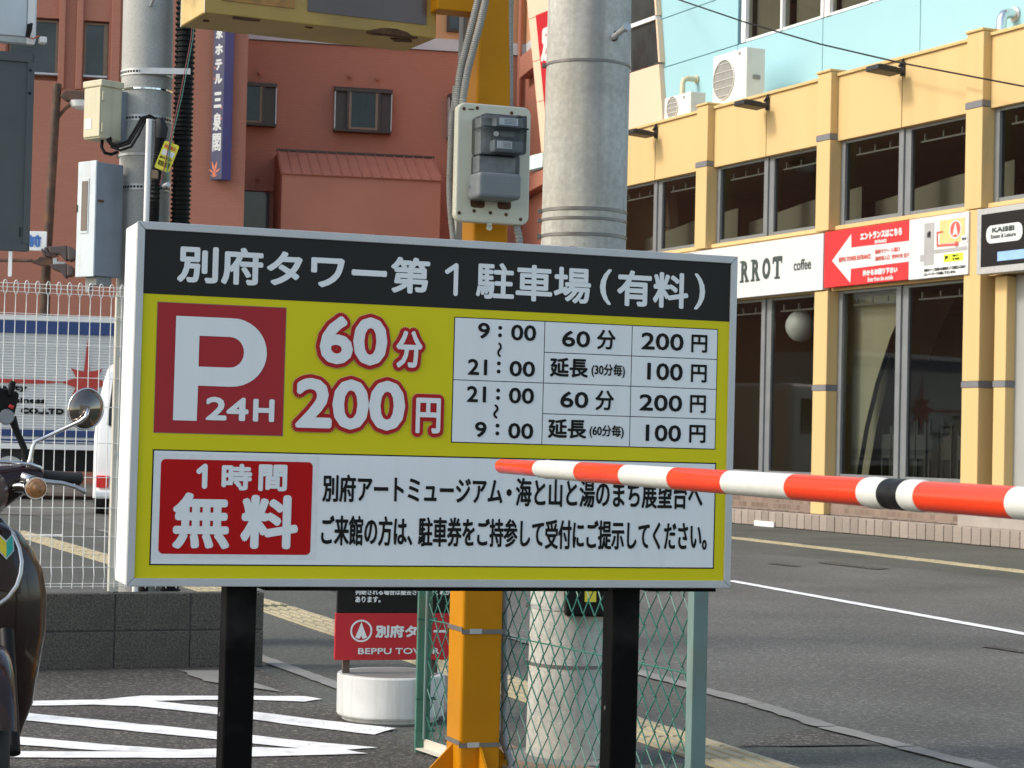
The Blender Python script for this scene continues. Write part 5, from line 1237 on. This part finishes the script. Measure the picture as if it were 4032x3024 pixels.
# handlebar cowl
cw = [(.0, .15, 1.045), (.09, .145, 1.06), (.15, .10, 1.085), (.205, .055, 1.095)]
b = B()
sec = []
for x, h_, zc in [(-x, h_, zc) for x, h_, zc in cw[::-1]] + cw[1:]:
    rr = h_ * .5; sec.append([(x, .02 + rr * .85 * math.cos(a), zc + rr * (.95 if x else 1) * math.sin(a)) for a in [2 * math.pi * k / 16 for k in range(17)]])
b.grid(sec); b.f.append(tuple(range(16))); b.f.append(tuple(range(6 * 17, 6 * 17 + 16)))
b.ob("handlebar_cowl", K['maroon'], mc, smooth=math.radians(60))
b = B(); b.tube([(-.20, -.02, 1.135), (-.10, -.03, 1.14), (0, -.035, 1.142), (.08, -.03, 1.142), (.16, -.015, 1.136), (.195, .0, 1.125), (.207, .01, 1.105)], .006, 8); b.ob("cowl_trim", K['chrome'], mc, smooth=True)
b = B(); b.lathe([(.085, 0), (.09, .02), (.075, .05), (.05, .06)], 24, (0, -.05, 1.04), Matrix.Rotation(math.radians(90), 4, 'X')); b.ob("headlight", K['panelbrown'], mc, smooth=SM)
for sx in (-1, 1):
    b = B(); b.tube([(sx * .20, .035, 1.098), (sx * .215, .037, 1.098), (sx * .315, .05, 1.092), (sx * .322, .051, 1.091), (sx * .33, .052, 1.090), (sx * .338, .053, 1.089)], .018, 16, radii=[.017, .0185, .0185, .022, .022, .013]); b.ob("grip", K['rubber'], mc, smooth=SM)
    b = B(); b.tube([(sx * .13, -.045, 1.095), (sx * .16, -.05, 1.088), (sx * .21, -.05, 1.080), (sx * .26, -.045, 1.077), (sx * .30, -.038, 1.066), (sx * .33, -.03, 1.052), (sx * .337, -.03, 1.050)], .009, 10, radii=[.016, .014, .009, .0075, .007, .0085, .0095]); b.ob("brake_lever", K['silver'], mc, smooth=True)
    b = B(); b.lathe([(.035, -.02), (.037, .0), (.036, .02), (.020, .045)], 24, (sx * .168, -.10, 1.062), Matrix.Rotation(math.radians(90), 4, 'X') @ Matrix.Rotation(math.pi, 4, 'X')); b.cyl((sx * .16, -.06, 1.062), (sx * .10, -.01, 1.06), .018, n=12); o_ = b.ob("turn_signal", K['chrome'], mc, smooth=SM)
    b = B(); b.lathe([(.004, .026), (.011, .024), (.012, .021), (.022, .020), (.023, .017), (.031, .014), (.032, .0)], 24, (sx * .168, -.122, 1.062), Matrix.Rotation(math.radians(90), 4, 'X')); b.ob("lens", K['amber'], o_, smooth=SM)
    b = B(); b.tube([(sx * .160, .01, 1.115), (sx * .163, .01, 1.15), (sx * .170, .01, 1.19), (sx * .178, .01, 1.207), (sx * .195, .012, 1.215), (sx * .318, .0, 1.276), (sx * .334, -.012, 1.292), (sx * .341, -.002, 1.318)], .0065, 10, radii=[.012, .0085, .0075, .0065, .0065, .0065, .007, .008]); ms = b.ob("mirror_stem", K['chrome'], mc, smooth=True)
    b = B(); b.lathe([(.004, -.020), (.02, -.017), (.045, -.007), (.0585, .004), (.0605, .009)], 32, (sx * .342, .030, 1.317), Matrix.Rotation(.28 * sx, 4, 'Z') @ Matrix.Rotation(.35, 4, 'Y') @ Matrix.Scale(1.12, 4, (0, 0, 1)) @ Matrix.Rotation(math.radians(-90), 4, 'X')); b.ob("mirror", K['darkmirror'], ms, smooth=True)
    b = B(); b.tube([Vector((sx * .342, .030, 1.317)) + (Matrix.Rotation(.28 * sx, 4, 'Z') @ Matrix.Rotation(.35, 4, 'Y') @ Matrix.Scale(1.12, 4, (0, 0, 1)) @ Vector((.060 * math.cos(a / 20 * math.pi), .006, .060 * math.sin(a / 20 * math.pi)))) for a in range(40)], .0035, 6, closed=True); b.ob("mirror_rim", K['chrome'], ms, smooth=True)
# phone holder
b = B(); b.tube([(.150, .02, 1.150), (.145, .02, 1.185), (.118, .025, 1.245), (.104, .025, 1.285)], .011, 10, radii=[.014, .011, .011, .015]); b.ob("holder_stalk", K['blackplastic'], mc, smooth=SM)
b = B(); b.box(-.045, -.012, -.045, .045, .012, .045); b.ob("holder_body", K['blackplastic'], mc, (.075, .02, 1.33), (0, .2, .2), bev=.012)
for x, z, a in ((.045, 1.375, -.2), (.098, 1.372, .15), (.03, 1.30, -.3)):
    b = B(); b.box(-.010, -.018, -.022, .010, .012, .028); b.ob("holder_claw", K['blackplastic'], mc, (x, .015, z), (0, a, 0), bev=.006)
b = B(); b.box(-.008, -.003, -.006, .008, .003, .006); b.ob("holder_button", K['phonered'], mc, (.098, -.003, 1.318), (0, .4, 0), bev=.002)
b = B(); b.box(-.008, -.004, -.012, .008, .004, .012); b.ob("holder_button", K['phonered'], mc, (.022, -.003, 1.30), (0, .4, 0), bev=.002)
b = B(); b.lathe([(.0, -.02), (.022, -.012), (.026, .0), (.022, .012)], 14, (.085, .01, 1.285), Matrix.Rotation(math.radians(90), 4, 'X')); b.ob("holder_joint", K['metergrey'], mc, smooth=SM)
# rest of the machine behind the shield
b = B(); b.tube([(0, .06, .9), (0, .10, .55), (0, .22, .36), (0, .45, .36), (0, .62, .55)], .06, 12, radii=[.05, .06, .07, .09, .1]); b.ob("frame", K['maroon'], mc, smooth=True)
b = B(); b.grid([[(.13 * s_ * math.cos(a), y, .60 + .12 * s_ * math.sin(a) + .05 * (y - .4)) for a in [2 * math.pi * k / 14 for k in range(15)]] for y, s_ in ((.42, .6), (.55, 1), (.8, 1), (1.0, .8), (1.12, .4))]); b.ob("rear_body", K['maroon'], mc, smooth=True)
b = B(); b.grid([[(.13 * s_ * math.cos(a), y, .755 + .045 * s_ * math.sin(a)) for a in [2 * math.pi * k / 14 for k in range(15)]] for y, s_ in ((.34, .2), (.40, .85), (.6, 1), (.9, 1), (1.02, .8), (1.06, .2))]); b.ob("seat", K['saddle'], mc, smooth=True)
b = B(); b.box(-.12, .25, .22, .12, .52, .38); b.ob("engine", K['silver'], mc, bev=.03)
b = B(); b.tube([(.10, .30, .24), (.14, .5, .22), (.15, .8, .26), (.15, 1.05, .30)], .04, 12, radii=[.018, .02, .045, .045]); b.ob("exhaust", K['chrome'], mc, smooth=True)
for sx in (-1, 1):
    b = B(); b.cyl((sx * .09, .80, .275), (sx * .11, .78, .58), .02, n=10); b.ob("shock_absorber", K['chrome'], mc)
b = B(); b.box(-.05, 1.10, .60, .05, 1.15, .68); b.ob("rear_lamp", K['tail'], mc, bev=.01)
b = B(); b.tube([(-.05, .42, .25), (-.16, .44, .10), (-.18, .46, .012)], .012, 8); b.ob("side_stand", K['metergrey'], mc)
